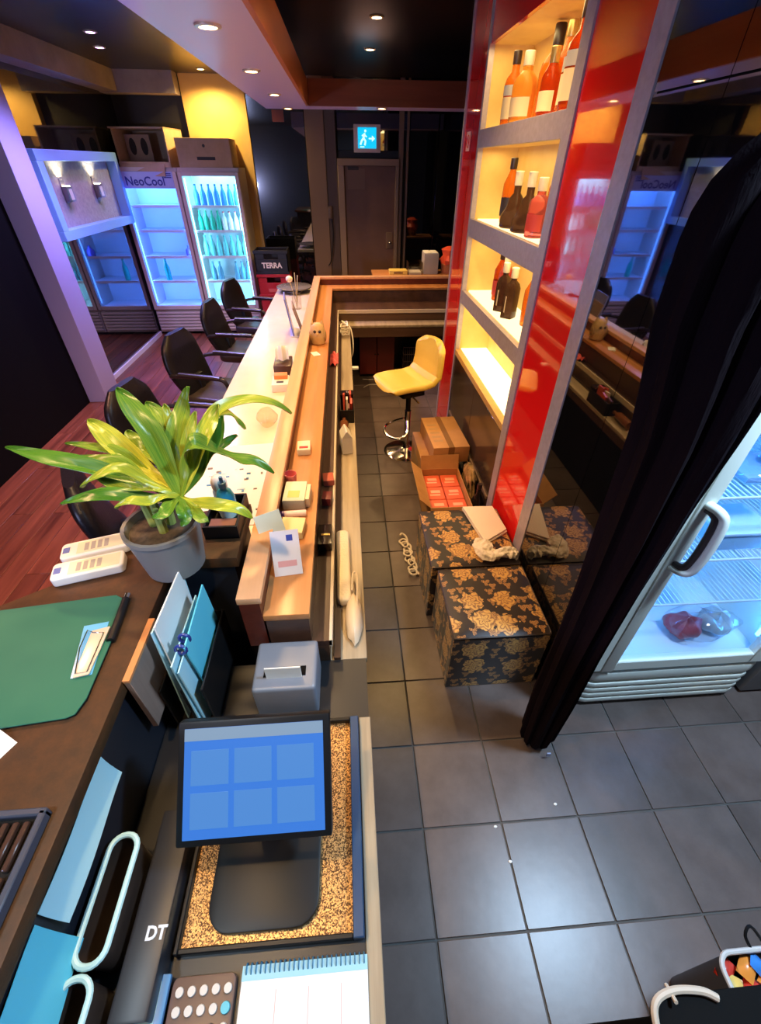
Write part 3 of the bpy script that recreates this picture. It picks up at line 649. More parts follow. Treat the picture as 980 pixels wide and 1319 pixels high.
t = thing('menu_stand', 'upright blue menu stand with a wooden side leaning on the cream top', 'stand', (-.47, 3.95, ZT), .12)
MB().box(-.006, .006, -.13, .13, .01, .3, Matrix.Rotation(-.15, 4, 'Y')).build('blue_panel', mat('menu_blue', (.18, .22, .6), .2), t)
MB().box(-.005, .005, -.13, .13, 0, .26, Matrix.Translation((.085, -.1, 0)) @ Matrix.Rotation(-.28, 4, 'Y')).build('wood_panel', WALNUT, t, label='pale wood panel')
B(-.03, .1, -.13, .13, 0, .01).build('base', mat('acrylic', (.75, .72, .8), .15), t)
t = thing('tissue_box', 'dark brown tissue box with a white tissue pulled up', 'tissue box', (-.455, 3.02, ZT), .05)
B(-.06, .06, -.1, .1, 0, .085).build('box', mat('tissue_brown', (.07, .03, .02), .3), t, .006)
m = MB(); m.grid(lambda u, v: Vector(((u - .5) * .09 * (1 - .3 * v), .05 * (v - .5) + .018 * math.sin(u * 9), .084 + .11 * math.sin(PI * min(v * .8 + .05, 1)) * (1 - .4 * abs(u - .5)) )), 12, 10)
solid(m.build('tissue', mat('tissue_white', (.85, .83, .85), .8), t), .002)
t = thing('card_box', 'small white box with black print and orange cards beside the tissue box', 'box', (-.45, 2.78, ZT), .08)
B(-.055, .055, -.09, .07, 0, .05).build('tray', mat('tray_white', (.85, .75, .6), .4), t, .004)
B(-.04, .045, .0, .06, .05, .075).build('cards', mat('orange_cards', (.75, .25, .06), .5), t, .002)
B(-.025, .02, -.06, -.03, .05, .0508).build('black_print', PRINT, t)
m = MB(); R_ = random.Random(4)
rings = [[Vector((.055 * (1 - .25 * abs(k - 2)) * (1 + .3 * R_.random()) * math.cos(a), .06 * (1 + .3 * R_.random()) * (1 - .2 * abs(k - 2)) * math.sin(a), .001 + .022 * k)) for a in [2 * PI * i / 14 for i in range(14)]] for k in range(5)]
t = tag(m.loft(rings).build('plastic_cup', glass('crumpled_plastic', (.93, .92, .85), 2.5), loc=(-.47, 2.25, ZT)), 'crumpled clear plastic cup lying on the cream top', 'cup')
t = thing('paper_placemat', 'white paper sheet strewn with blue and grey bits behind the plant', 'paper', (-.56, 1.72, ZT), .1)
B(-.2, .19, -.36, .3, 0, .002).build('sheet', PAPER, t)
for k in range(26):
    R_.random(); x, y = R_.uniform(-.15, .17), R_.uniform(-.3, .1)
    B(x, x + R_.uniform(.008, .022), y, y + R_.uniform(.006, .014), .002, .006).build('bit', (mat('bit_blue', (.1, .3, .55), .5), mat('bit_grey', (.2, .18, .16), .6), mat('bit_pale', (.5, .7, .75), .5))[k % 3], t)

# ------------------------------------------------------------------ potted dracaena on the desk corner
pot = thing('potted_plant', 'potted plant with long broad yellow-green leaves in a grey pot on the desk', 'plant', (-.542, .965, 1.0005))
MB().lathe([(.075, 0), (.082, .006), (.1, .15), (.104, .152), (.104, .165), (.094, .165), (.09, .14), (.02, .138)], 28).build('pot', mat('pot_grey', (.2, .2, .2), .5), pot)
MB().lathe([(.0, .139), (.088, .142), (.0, .146)][1:2] + [(.088, .146), (.01, .15)], 20).build('soil', mat('soil', (.05, .035, .025), .9, noise=(60, (.1, .07, .05), 3)), pot)
for dx, dy, h in ((0, 0, .2), (.02, .015, .17), (-.025, .01, .16), (.01, -.02, .15)):
    MB().tube([(dx, dy, .14), (dx * 1.3, dy * 1.3, .14 + h * .5), (dx * 1.5, dy * 1.5, .14 + h * .6)], [.013, .011, .009], 8).build('stem', mat('stem_green', (.35, .42, .1), .5), pot)
lm = bpy.data.materials.new('dracaena_leaf'); lm.use_nodes = True; nt = lm.node_tree; b = nt.nodes['Principled BSDF']; Lk = nt.links.new
uvn = _n(nt, 'ShaderNodeUVMap'); sx = _n(nt, 'ShaderNodeSeparateXYZ'); Lk(uvn.outputs[0], sx.inputs[0])
mp = _n(nt, 'ShaderNodeMapping'); mp.inputs['Scale'].default_value = (2, 40, 1); Lk(uvn.outputs[0], mp.inputs[0])
nz = _n(nt, 'ShaderNodeTexNoise'); nz.inputs['Scale'].default_value = 1.0; nz.inputs['Detail'].default_value = 3; Lk(mp.outputs[0], nz.inputs['Vector'])
oi = _n(nt, 'ShaderNodeObjectInfo')
ad = _n(nt, 'ShaderNodeMath', operation='MULTIPLY_ADD'); ad.inputs[1].default_value = .45; Lk(oi.outputs['Random'], ad.inputs[0]); 
m2 = _n(nt, 'ShaderNodeMath', operation='MULTIPLY_ADD'); m2.inputs[1].default_value = .25; Lk(sx.outputs[0], m2.inputs[0]); Lk(nz.outputs['Fac'], m2.inputs[2]); Lk(m2.outputs[0], ad.inputs[2])
rp = _n(nt, 'ShaderNodeValToRGB'); e = rp.color_ramp.elements
e[0].position = .5; e[0].color = (.5, .52, .045, 1); e[1].position = 1.0; e[1].color = (.06, .2, .02, 1); x = e.new(.72); x.color = (.27, .38, .035, 1)
Lk(ad.outputs[0], rp.inputs[0]); Lk(rp.outputs[0], b.inputs['Base Color']); b.inputs['Roughness'].default_value = .32
b.inputs['Subsurface Weight'].default_value = 0
def leaf(px, w, droop=0.0, name='leaf'):
    base = Vector((-.555, .965, 1.0005))
    P = []
    for q in px:
        P.append(aty(*q) - base)
    P = smooth_path(P, 6); n = len(P)
    def wid(u): return w * (min(1, .3 + 1.6 * u) if u < .5 else 1) * (1 - max(0, (u - .55) / .45) ** 2.2) + .0008
    sd = []
    for i, p in enumerate(P):
        tg = (P[min(i + 1, n - 1)] - P[max(i - 1, 0)]).normalized()
        view = (p + base - Vector((0, 0, CAM_H))).normalized()
        upv = Vector((0, 0, 1)) * .75 - view * .35
        s = tg.cross(upv); s = s.normalized() if s.length > .05 else Vector((1, 0, 0))
        if sd and s.dot(sd[-1]) < 0: s = -s
        if sd: s = (s * .5 + sd[-1] * .5).normalized()
        sd.append(s)
    m = MB()
    def fn(u, v):
        i = min(n - 1, int(round(u * (n - 1)))); p = P[i]; s = sd[i]; ww = wid(i / (n - 1)); c = (v - .5) * 2
        tg = (P[min(i + 1, n - 1)] - P[max(i - 1, 0)]).normalized(); nn = s.cross(tg)
        if nn.z < 0: nn = -nn
        return p + s * (ww * c) + nn * (ww * .38 * abs(c) + .004 * math.sin(u * 11 + c * 3))
    m.grid(fn, n, 7)
    return solid(m.build(name, lm, pot), .0016)
C0 = (226, 640, .97)
for px, w in (([C0, (170, 620, .98), (95, 600, 1.0), (45, 588, 1.0), (0, 577, 1.0)], .024), ([C0, (180, 643, .94), (120, 638, .93), (72, 650, .93)], .02),
              ([C0, (190, 618, 1.05), (150, 585, 1.1), (110, 575, 1.12), (78, 572, 1.13)], .016), ([C0, (185, 610, 1.06), (150, 580, 1.12), (125, 556, 1.15), (107, 541, 1.17)], .032),
              ([C0, (212, 610, .98), (188, 560, 1.0), (160, 522, 1.03), (143, 500, 1.05)], .027), ([C0, (222, 600, 1.1), (208, 560, 1.16), (195, 535, 1.2), (182, 518, 1.22)], .034),
              ([C0, (218, 590, 1.03), (222, 555, 1.06), (230, 525, 1.1), (236, 498, 1.1)], .024), ([C0, (240, 590, 1.08), (262, 545, 1.12), (285, 524, 1.16), (320, 515, 1.22), (348, 520, 1.26), (370, 533, 1.28)], .021),
              ([C0, (248, 575, 1.1), (268, 540, 1.15), (288, 533, 1.18), (300, 542, 1.2), (310, 553, 1.21)], .016), ([C0, (232, 600, .99), (240, 573, .97), (265, 580, 1.0), (295, 592, 1.06), (322, 595, 1.1), (347, 610, 1.1)], .029),
              ([C0, (240, 648, .93), (270, 652, .9), (298, 655, .9), (318, 668, .9)], .019), ([C0, (245, 600, 1.06), (268, 582, 1.1), (285, 570, 1.14), (300, 561, 1.16)], .017),
              ([C0, (243, 600, 1.0), (255, 565, 1.03), (266, 540, 1.08), (276, 521, 1.1)], .024), ([C0, (185, 625, 1.0), (150, 598, 1.06), (115, 592, 1.08), (86, 590, 1.1)], .019),
              ([C0, (190, 625, .96), (150, 605, .96), (120, 612, .95), (98, 628, .95)], .015), ([C0, (205, 600, 1.12), (180, 580, 1.18), (165, 565, 1.2), (158, 555, 1.22)], .024),
              ([C0, (250, 610, 1.02), (262, 585, 1.04), (275, 560, 1.07), (281, 535, 1.09)], .02), ([C0, (205, 640, .93), (185, 648, .9), (160, 645, .88), (142, 655, .88)], .014),
              ([C0, (236, 610, 1.0), (235, 575, 1.02), (240, 550, 1.04), (246, 530, 1.06)], .016), ([C0, (200, 630, .96), (165, 628, .96), (135, 622, .97), (108, 608, .98)], .018), ([C0, (215, 650, .91), (205, 662, .87), (190, 668, .86)], .016), ([C0, (240, 655, .9), (252, 668, .87), (262, 672, .86)], .014), ([C0, (228, 655, .88), (232, 668, .86), (228, 678, .855)], .015), ([C0, (205, 590, 1.06), (196, 555, 1.1), (180, 535, 1.13)], .018), ([C0, (225, 585, 1.06), (212, 545, 1.08), (205, 520, 1.1)], .017)):
    leaf(px, w)

# ------------------------------------------------------------------ things on the desk
ZD = 1.0005
def slab(px, z, h, parentless=True):
    """flat piece lying at height z with the outline px"""
    P = [at(a, b_, z + h) for a, b_ in px]; c = sum(P, Vector()) / len(P)
    return [(p.x - c.x, p.y - c.y) for p in P], Vector((c.x, c.y, z))
def handset(cx, cy, rz, label):
    t = thing('card_terminal', label, 'terminal', (cx, cy, ZD), rz)
    MB().prism(rrect(-.095, .095, -.036, .036, .014), 0, .03).build('body', WHITE_PL, t, .006, 3)
    B(-.05, .085, -.026, .026, .0301, .0306).build('printed_panel', mat('panel_pale_green', (.66, .68, .5), .5), t)
    B(-.088, -.07, -.012, .012, .0301, .0312).build('blue_mark', mat('terminal_mark', (.1, .15, .45), .4), t)
    for k in range(4): B(-.03 + k * .018, -.018 + k * .018, -.018, .018, .0306, .0311).build('text_line', mat('grey_print', (.35, .35, .33), .5), t)
    return t
handset(-.80, 1.035, .3, 'cream white card terminal farther from the folder, one of a side by side pair')
handset(-.785, .948, .28, 'cream white card terminal nearer the green folder, with a printed panel')
O, c = slab([(-60, 795), (150, 767), (158, 771), (143, 828), (112, 900), (97, 921), (85, 926), (-70, 950)], ZD, .006)
t = thing('clipboard', 'large dark green clipboard with a metal clip on the desk', 'clipboard', c)
MB().prism(O, .006, .009).build('board', mat('green_plastic', (.02, .13, .085), .5, spec=.15, noise=(5, (.03, .15, .095), 2)), t, .001, 1)
MB().prism([(a * .985, b_ * .985) for a, b_ in O], 0, .006).build('back_sheet', BLACK_PL, t)
def rel(px, z): return [((at(a, b_, z) - c).x, (at(a, b_, z) - c).y) for a, b_ in px]
MB().prism(rel([(108, 806), (140, 800), (118, 868), (90, 874)], ZD + .012), .0092, .0105).build('blue_film', mat('blue_film', (.12, .42, .7), .2), t)
k_ = MB().prism(rel([(118, 812), (142, 806), (114, 868), (93, 873)], ZD + .016), .0107, .0155).build('clip_plate', mat('clip_cream', (.8, .66, .5), .3, metal=.3), t, .002)
MB().tube([Vector((*p, .017)) for p in rel([(120, 815), (113, 812), (103, 835), (97, 868), (112, 866), (134, 815)], ZD + .016)], .0016, 6, True).build('wire_loop', CHROME, k_)
a_ = at(157, 772, ZD + .01); b_ = at(136, 826, ZD + .01)
t = thing('marker_pen', 'short black marker with a pale tip beside the clipboard clip', 'pen', (a_.x + .012, a_.y, ZD))
d_ = b_ - a_
MB().tube([(0, 0, .011), (d_.x, d_.y, .011)], .010, 10).build('barrel', BLACK_PL, t)
MB().tube([(0, 0, .011), (-d_.x * .12, -d_.y * .12, .011)], .008, 10).build('cap', CHROME, t)
t = thing('ribbed_tray', 'black tray with rows of ribs at the left edge of the desk', 'tray', (-.72, .155, ZD))
B(-.13, .13, -.17, .16, 0, .008).build('base', BLACK_PL, t)
for nm, q in (('rim', (.122, .135, -.17, .165, 0, .024)), ('rim', (-.135, .135, .155, .168, 0, .024))): B(*q).build(nm, mat('tray_rim', (.05, .06, .09), .35), t, .003, 1)
rm = MB().box(-.005, .005, -.036, .036, .008, .02).mesh('rib', mat('rib_brown', (.05, .025, .018), .3), .002, 1)
for r in range(4):
    for k in range(13):
        o = bpy.data.objects.new('rib', rm); COL.objects.link(o); o.parent = t; o.location = (-.115 + k * .0185, .112 - r * .08, 0)
def hanging(y0, y1, z0, z1, m, label, bulge):
    t = thing('paper_sheet', label, 'paper', (-.577, (y0 + y1) / 2, z1))
    hw, hh = (y1 - y0) / 2, z1 - z0
    g = MB(); g.grid(lambda u, v: Vector((.003 + bulge * v * v + .003 * math.sin(u * 5), -hw + 2 * hw * u, -hh * v)), 14, 8)
    solid(g.build('sheet', m, t), .0012); return t
hanging(.188, .445, .845, .935, PAPER_B, 'long pale blue paper strip hanging under the desk edge', .014)
hanging(-.02, .176, .775, .925, PAPER_C, 'cyan paper sheet hanging nearest the lower left corner', .02)
t = thing('wood_board', 'walnut board with an orange top edge hung under the desk edge', 'board', (-.551, .67, .78))
B(-.006, .008, -.09, .09, 0, .215).build('board', WALNUT_Z, t, .001, 1); B(-.007, .009, -.09, .09, .215, .224).build('edge_band', OAK, t)
wc = at(2, 958, ZD); t = thing('folded_card', 'small white folded card at the left edge of the desk, below the clipboard', 'card', (wc.x - .02, wc.y, ZD), -.5)
MB().prism([(-.05, 0), (.045, 0), (.0, .035), (-.004, .035), (.038, .003), (-.05, .003)], -.025, .025, 1).build('card', PAPER, t)
# document rack with papers, scissors
t = thing('document_rack', 'black upright rack full of pale blue papers at the desk well', 'rack', (-.463, .755, .6505))
for x in (-.075, -.02, .035): B(x - .003, x + .003, -.12, .15, 0, .2).build('divider', BLACK_PL, t, .002, 1)
B(-.078, .038, -.12, .15, 0, .006).build('base', BLACK_PL, t); B(-.078, .038, .144, .15, 0, .2).build('back', BLACK_PL, t)
for k, (x, y0, y1, h, m) in enumerate(((-.055, -.1, .14, .38, PAPER_B), (-.045, -.08, .13, .4, PAPER), (-.005, -.13, .1, .33, PAPER_B), (.005, -.12, .12, .31, PAPER_B), (.018, -.06, .14, .35, PAPER_C))):
    MB().box(x, x + .004, y0, y1, .007, h, Matrix.Rotation(.04 * (k - 2), 4, 'X')).build('paper', m, t)
p_ = at(231, 806, 1.02)
t = thing('scissors', 'dark blue handled scissors stuck upright in the paper rack', 'scissors', (-.453, .69, .658))
MB().tube([(.013 * math.cos(a), .012, .33 + .016 * math.sin(a)) for a in [2 * PI * i / 16 for i in range(16)]], .0045, 8, True).build('handle', mat('scissor_blue', (.02, .04, .25), .25), t)
MB().tube([(.013 * math.cos(a) - .002, -.018, .325 + .016 * math.sin(a)) for a in [2 * PI * i / 16 for i in range(16)]], .0045, 8, True).build('handle', mat('scissor_blue', (.02, .04, .25), .25), t)
MB().tube([(0, .008, .315), (0, 0, .18), (0, 0, 0)], [.005, .004, .002], 6).build('blade', STEEL, t); MB().tube([(0, -.014, .31), (0, 0, .18), (.002, .002, 0)], [.005, .004, .002], 6).build('blade', STEEL, t)
# sanitizer bottles in black box
t = thing('desk_caddy', 'black open caddy on the desk strip beside the wooden rail', 'caddy', (-.43, 1.16, ZD))
for q in ((-.055, .055, -.09, -.082, 0, .05), (-.055, .055, .082, .09, 0, .05), (-.055, -.047, -.082, .082, 0, .05), (.047, .055, -.082, .082, 0, .05)): B(*q).build('wall', BLACK_PL, t, .001, 1)
B(-.055, .055, -.09, .09, 0, .004).build('base', BLACK_PL, t); B(-.04, .046, -.08, -.035, .004, .04).build('packet', mat('packet_brown', (.25, .11, .07), .4), t)
t = thing('pump_bottle', 'clear bottle of bright blue liquid standing in the black caddy', 'bottle', (-.418, 1.16, ZD + .0045))
MB().lathe([(.026, 0), (.03, .006), (.03, .1), (.022, .122), (.011, .13), (.011, .14)], 18).build('body', mat('blue_gel', (.05, .48, .8), .12, trans=.3), t)
MB().lathe([(.013, .138), (.013, .155), (.006, .157), (.006, .175)], 12).build('cap', mat('cap_blue', (.1, .3, .6), .3), t)
MB().grid(lambda u, v: Vector((.0308 * math.cos(PI * 1.1 + PI * .8 * u), .0308 * math.sin(PI * 1.1 + PI * .8 * u), .03 + .05 * v)), 10, 2).build('label', PAPER_B, t)
t = thing('spray_bottle', 'small bottle with a round white cap beside the plant pot', 'bottle', (-.482 + .0, 1.055 + .05, ZD + .0045)); t.location = (-.446, 1.212, ZD + .0045)
MB().lathe([(.024, 0), (.027, .005), (.027, .09), (.018, .105)], 16).build('body', PAPER_B, t); MB().lathe([(.024, .1), (.026, .104), (.026, .125), (.02, .14), (.008, .147)], 18).build('cap', WHITE_PL, t)

# ------------------------------------------------------------------ cashier well: tray, screen, printer, calculator, notebook
ZW = .6505
GOLD = bpy.data.materials.new('gold_glitter'); GOLD.use_nodes = True; nt = GOLD.node_tree; b = nt.nodes['Principled BSDF']
tc = _n(nt, 'ShaderNodeTexCoord'); vo = _n(nt, 'ShaderNodeTexVoronoi'); vo.inputs['Scale'].default_value = 420; nt.links.new(tc.outputs['Object'], vo.inputs['Vector'])
rp = _n(nt, 'ShaderNodeValToRGB'); rp.color_ramp.elements[0].color = (.09, .04, .015, 1); rp.color_ramp.elements[1].color = (.75, .45, .18, 1); rp.color_ramp.elements[0].position = .3; rp.color_ramp.elements[1].position = .8
sp_ = _n(nt, 'ShaderNodeSeparateXYZ'); nt.links.new(vo.outputs['Color'], sp_.inputs[0]); nt.links.new(sp_.outputs[0], rp.inputs[0]); nt.links.new(rp.outputs[0], b.inputs['Base Color'])
bp = _n(nt, 'ShaderNodeBump'); bp.inputs['Strength'].default_value = .8; bp.inputs['Distance'].default_value = .002; nt.links.new(sp_.outputs[1], bp.inputs['Height']); nt.links.new(bp.outputs[0], b.inputs['Normal'])
b.inputs['Roughness'].default_value = .38; b.inputs['Metallic'].default_value = .55
RIM_REFLECTION = mat('rim_blue_reflection', (.02, .06, .14), .3)  # tray side with its blue reflection painted into the colour
t = thing('glitter_tray', 'black framed tray lined with gold glitter under the cash screen', 'tray', (-.21, .385, ZW))
B(-.19, .172, -.225, .225, 0, .012).build('gold_lining', GOLD, t, label='gold glitter lining')
for q, m in (((-.2, -.19, -.235, .235, 0, .03), BLACK_PL), ((.172, .196, -.235, .235, 0, .035), RIM_REFLECTION), ((-.19, .172, -.235, -.225, 0, .03), BLACK_PL), ((-.19, .172, .225, .235, 0, .03), BLACK_PL)): B(*q).build('rim', m, t, .002, 1)
pos = thing('cash_screen', 'black touch screen with a blue display on the gold glitter tray', 'monitor', (-.232, .345, ZW + .0125))
MB().prism(rrect(-.12, .12, -.17, .12, .05), 0, .02).build('base', BLACK_PL, pos, .004)
MB().box(-.035, .035, -.02, .02, 0, .2, Matrix.Translation((0, .03, .01)) @ Matrix.Rotation(-.3, 4, 'X')).build('neck', BLACK_PL, pos, .008)
T = Matrix.Translation((-.008, .05, .235)) @ Matrix.Rotation(-.85, 4, 'X')
MB().box(-.165, .165, -.012, .02, -.125, .125).xf(T).build('housing', BLACK_PL, pos, .006)
sc = MB().box(-.15, .15, -.0135, -.012, -.11, .11).xf(T).build('display', emis('screen_blue', (.03, .2, .75), .75), pos, label='lit blue display')
MB().box(-.15, .15, -.0145, -.0135, .085, .11).xf(T).build('title_bar', emis('screen_pale', (.3, .45, .65), .6), sc)
for i in range(3):
    for j in range(2): MB().box(-.135 + i * .092, -.055 + i * .092, -.0142, -.0135, -.09 + j * .085, -.02 + j * .085).xf(T).build('screen_button', emis('screen_mid', (.08, .3, .8), .65), sc)
t = thing('receipt_printer', 'grey receipt printer standing behind the cash screen', 'printer', (-.22, .72, ZW))
B(-.09, .09, -.07, .09, 0, .15).build('case', mat('printer_grey', (.2, .22, .27), .4), t, .012, 3); B(-.06, .06, -.03, .0, .15, .152).build('slot', BLACK_MATT, t); B(-.05, .05, -.035, -.031, .14, .2).build('receipt', PAPER, t)
t = thing('black_printer', 'low black device with pale letters beside the gold tray', 'printer', (-.457, .2, ZW))
B(-.032, .04, -.14, .2, 0, .075).build('case', mat('device_black', (.015, .016, .022), .4), t, .006)
text('DT', .03, mat('device_lettering', (.7, .75, .85), .4), t, (.02, -.02, .0756), (0, 0, 0), bold=.001)
PR = mat('pale_rim', (.5, .78, .8), .35)
for y0, y1, lb in ((.132, .34, 'tall dark basket with a pale cyan rim below the desk edge'), (-.15, .122, 'second dark basket with a pale rim, at the bottom left corner')):
    t = thing('plastic_basket', lb, 'basket', (-.532 if y0 > 0 else -.537, (y0 + y1) / 2, ZW)); h = (y1 - y0) / 2; P = rrect(-.03, .03, -h, h, .028)
    m = MB(); m.loft([[Vector((x * .9, y * .95, 0)) for x, y in P], [Vector((x, y, .13)) for x, y in P], [Vector((x * .86, y * .96, .128)) for x, y in P], [Vector((x * .78, y * .9, .006)) for x, y in P]]).build('tub', mat('tub_dark', (.04, .024, .018), .45), t)
    MB().tube([(x * .97, y * .985, .133) for x, y in P], .006, 8, True).build('rim', PR, t)
calc = thing('calculator', 'brown calculator with rounded grey keys and a pale screen', 'calculator', (-.37, .02, ZW), 0)
CB = mat('calculator_brown', (.13, .075, .06), .4)
MB().prism(rrect(-.03, .095, -.15, .1, .012), 0, .018).build('body', CB, calc, .004)
f_ = MB().box(-.09, -.035, -.15, .105, .012, .03, Matrix.Rotation(.12, 4, 'Y')).build('screen_housing', mat('calc_blue', (.08, .25, .5), .3), calc, .004)
MB().box(-.078, -.05, -.14, .095, .0302, .031, Matrix.Rotation(.12, 4, 'Y')).build('screen', mat('calc_lcd', (.6, .75, .7), .25), f_)
KEY = MB().lathe([(.0075, 0), (.0085, .003), (.0075, .006)], 12).mesh('key', mat('key_grey', (.62, .58, .55), .4)); KEYB = MB().lathe([(.0085, 0), (.0095, .003), (.0085, .007)], 12).mesh('key', mat('key_cyan', (.05, .45, .6), .4)); KEYK = MB().lathe([(.0075, 0), (.0085, .003), (.0075, .006)], 12).mesh('key', mat('key_black', (.03, .02, .02), .4))
for j in range(9):
    for i in range(5):
        me = KEYB if (i == 4 and j in (1, 5)) else (KEYK if j >= 2 and i < 4 and i > 0 else KEY)
        o = bpy.data.objects.new('key', me); COL.objects.link(o); o.parent = calc; o.location = (-.012 + i * .0235, .078 - j * .026, .018)
nb = thing('spiral_notebook', 'white spiral notebook with faint red lines on the well edge', 'notebook', (-.135, -.03, ZW + .0), .0)
B(-.13, .125, -.2, .155, 0, .012).build('pages', mat('page_white', (.8, .8, .8), .6), nb, .001, 1)
B(-.13, .125, .135, .157, .0121, .0128).build('blue_band', mat('band_blue', (.3, .6, .75), .5), nb)
for x in (-.06, 0.005, .07): B(x, x + .0015, -.2, .12, .0121, .0124).build('ruled_line', mat('pink_line', (.75, .45, .45), .6), nb)
m = MB()
for k in range(26): m.tube([(-.122 + k * .0096, .152 + .009 * math.cos(a), .008 + .010 * math.sin(a)) for a in [2 * PI * i / 10 for i in range(10)]], .0013, 5, True)
m.build('spiral_binding', mat('spiral_blue', (.05, .2, .35), .3), nb, kind='stuff')

# ------------------------------------------------------------------ small things on the bar ledges
ZL, ZM, ZB = .9005, .7605, .6505
o_ = at(409, 443, ZL)
t = thing('owl_figurine', 'small tan owl figurine standing on the orange oak ledge', 'figurine', (-.222, 3.33, ZL))
TAN = mat('owl_tan', (.62, .42, .2), .55, noise=(20, (.5, .32, .14), 3))
MB().lathe([(.04, 0), (.052, .01), (.058, .06), (.055, .1), (.045, .13), (.03, .145), (.008, .15)], 20).build('body', TAN, t)
for s in (-1, 1):
    MB().loft([[Vector((s * .034 + q * math.cos(a), q * math.sin(a), z)) for a in [2 * PI * i / 8 for i in range(8)]] for q, z in ((.016, .125), (.012, .145), (.002, .165))]).build('ear', TAN, t)
    MB().sphere((s * .018, -.053, .1), .011, .005, .011, 10, 6).build('eye', mat('owl_eye', (.03, .02, .015), .3), t)
    MB().sphere((s * .052, -.01, .06), .012, .03, .04, 10, 6).build('wing', mat('owl_wing', (.4, .25, .1), .6), t)
MB().sphere((0, -.058, .083), .006, .006, .009, 8, 5).build('beak', mat('owl_beak', (.75, .45, .12), .5), t)
def box_thing(name, cat, label, x, y, z, sx, sy, sz, m, rz=0, bev=.003, extra=()):
    t = thing(name, label, cat, (x, y, z), rz)
    B(-sx / 2, sx / 2, -sy / 2, sy / 2, 0, sz).build('carton' if cat in ('box', 'packet') else 'body', m, t, bev)
    for nm, q, mm in extra: B(*q).build(nm, mm, t)
    return t
box_thing('paper_slip', 'paper', 'small folded paper slip in front of the owl figurine', -.235, 3.1, ZL, .05, .08, .004, PAPER, .4, 0)
box_thing('eraser_box', 'box', 'small white box alone on the orange oak ledge', -.225, 1.78, ZL, .06, .085, .03, mat('box_ivory', (.85, .78, .62), .5), .05, .003, (('print', (-.02, .02, -.03, -.01, .03, .0305), LABR),))
t = thing('plastic_cup', 'small red plastic cup beside the rail, behind the cartons', 'cup', (-.258, 1.5, ZL))
MB().lathe([(.02, 0), (.026, .06), (.024, .06), (.019, .004)], 18).build('cup', mat('cup_red', (.7, .16, .16), .3), t)
box_thing('tea_carton', 'box', 'pale green and white carton on the ledge with a yellow picture', -.232, 1.40, ZL, .085, .13, .045, mat('carton_mint', (.72, .8, .68), .5), -.03, .003, (('picture', (-.025, .02, -.045, .0, .045, .0455), mat('picture_yellow', (.8, .65, .2), .5)), ('side_flap', (.043, .058, -.05, .05, 0, .04), mat('carton_cream', (.85, .76, .55), .5))))
t = thing('marker_pen', 'thick white marker with a purple cap lying across the ledge', 'pen', (-.235, 1.292, ZL))
MB().tube([(-.03, 0, .014), (.05, 0.004, .014)], .013, 12).build('barrel', mat('marker_pinkish', (.85, .7, .72), .3), t); MB().tube([(-.05, -.001, .014), (-.03, 0, .014)], .0138, 12).build('cap', mat('cap_purple', (.12, .05, .3), .3), t)
box_thing('sticky_notes', 'notepad', 'block of pale yellow notes on the ledge', -.228, 1.21, ZL, .085, .085, .03, mat('note_yellow', (.8, .75, .45), .7), -.1, .001)
t = thing('chapstick', 'short maroon tube lying beside the yellow notes', 'tube', (-.272, 1.245, ZL)); MB().tube([(0, -.02, .009), (0, .03, .009)], .008, 10).build('tube', mat('maroon', (.25, .04, .05), .3), t); MB().tube([(0, -.034, .009), (0, -.02, .009)], .0085, 10).build('cap', BLACK_PL, t)
def leaflet(x, y, z, rz, tilt, m, label, mark):
    t = thing('leaflet', label, 'leaflet', (x, y, z), rz)
    R3 = Matrix.Rotation(tilt, 4, 'X')
    MB().box(-.045, .045, -.0012, .0012, .0, .15, R3).build('sheet', m, t)
    if mark: MB().box(.005, .025, -.0022, -.0012, .115, .135, R3).build('blue_mark', mat('mark_blue', (.05, .08, .4), .4), t); MB().box(-.03, .03, -.002, -.0012, .03, .05, R3).build('pink_print', mat('print_pink', (.75, .4, .42), .5), t)
    return t
leaflet(-.222, .99, ZL + .001, .12, -.5, mat('leaflet_white', (.8, .78, .82), .5), 'white leaflet with a small blue mark leaning on the ledge', True)
leaflet(-.262, 1.09, ZL + .001, .5, -.55, mat('leaflet_blue', (.62, .76, .76), .5), 'pale bluish leaflet leaning behind the white one', False)
# middle ledge
t = thing('cloth_scrap', 'crumpled pink cloth hanging at the middle ledge', 'cloth', (-.118, 3.35, ZM))
R_ = random.Random(9)
solid(MB().grid(lambda u, v: Vector((-.025 + .06 * u, -.12 + .24 * v, .005 + .035 * abs(math.sin(u * 5 + v * 9)) * (1 - abs(u - .5)))), 9, 14).build('cloth', mat('pink_cloth', (.75, .12, .12), .8), t), .004)
box_thing('matchbox', 'packet', 'red and cream packet on the dark middle ledge', -.12, 1.72, ZM, .05, .07, .03, mat('packet_red', (.5, .1, .06), .5), .1, .002, (('side_label', (.0255, .027, -.03, .03, 0, .03), LABW),))
box_thing('card_box', 'packet', 'small dark maroon packet on the middle ledge behind the black box', -.122, 1.56, ZM, .04, .06, .04, mat('packet_maroon', (.16, .02, .02), .4), -.1)
box_thing('jewellery_box', 'box', 'small black lacquer box with a golden bar on the middle ledge', -.122, 1.3, ZM, .055, .12, .04, mat('lacquer', (.02, .01, .01), .2), 0, .003, (('gold_bar', (-.015, .02, -.01, .0, .04, .042), CAPG),))
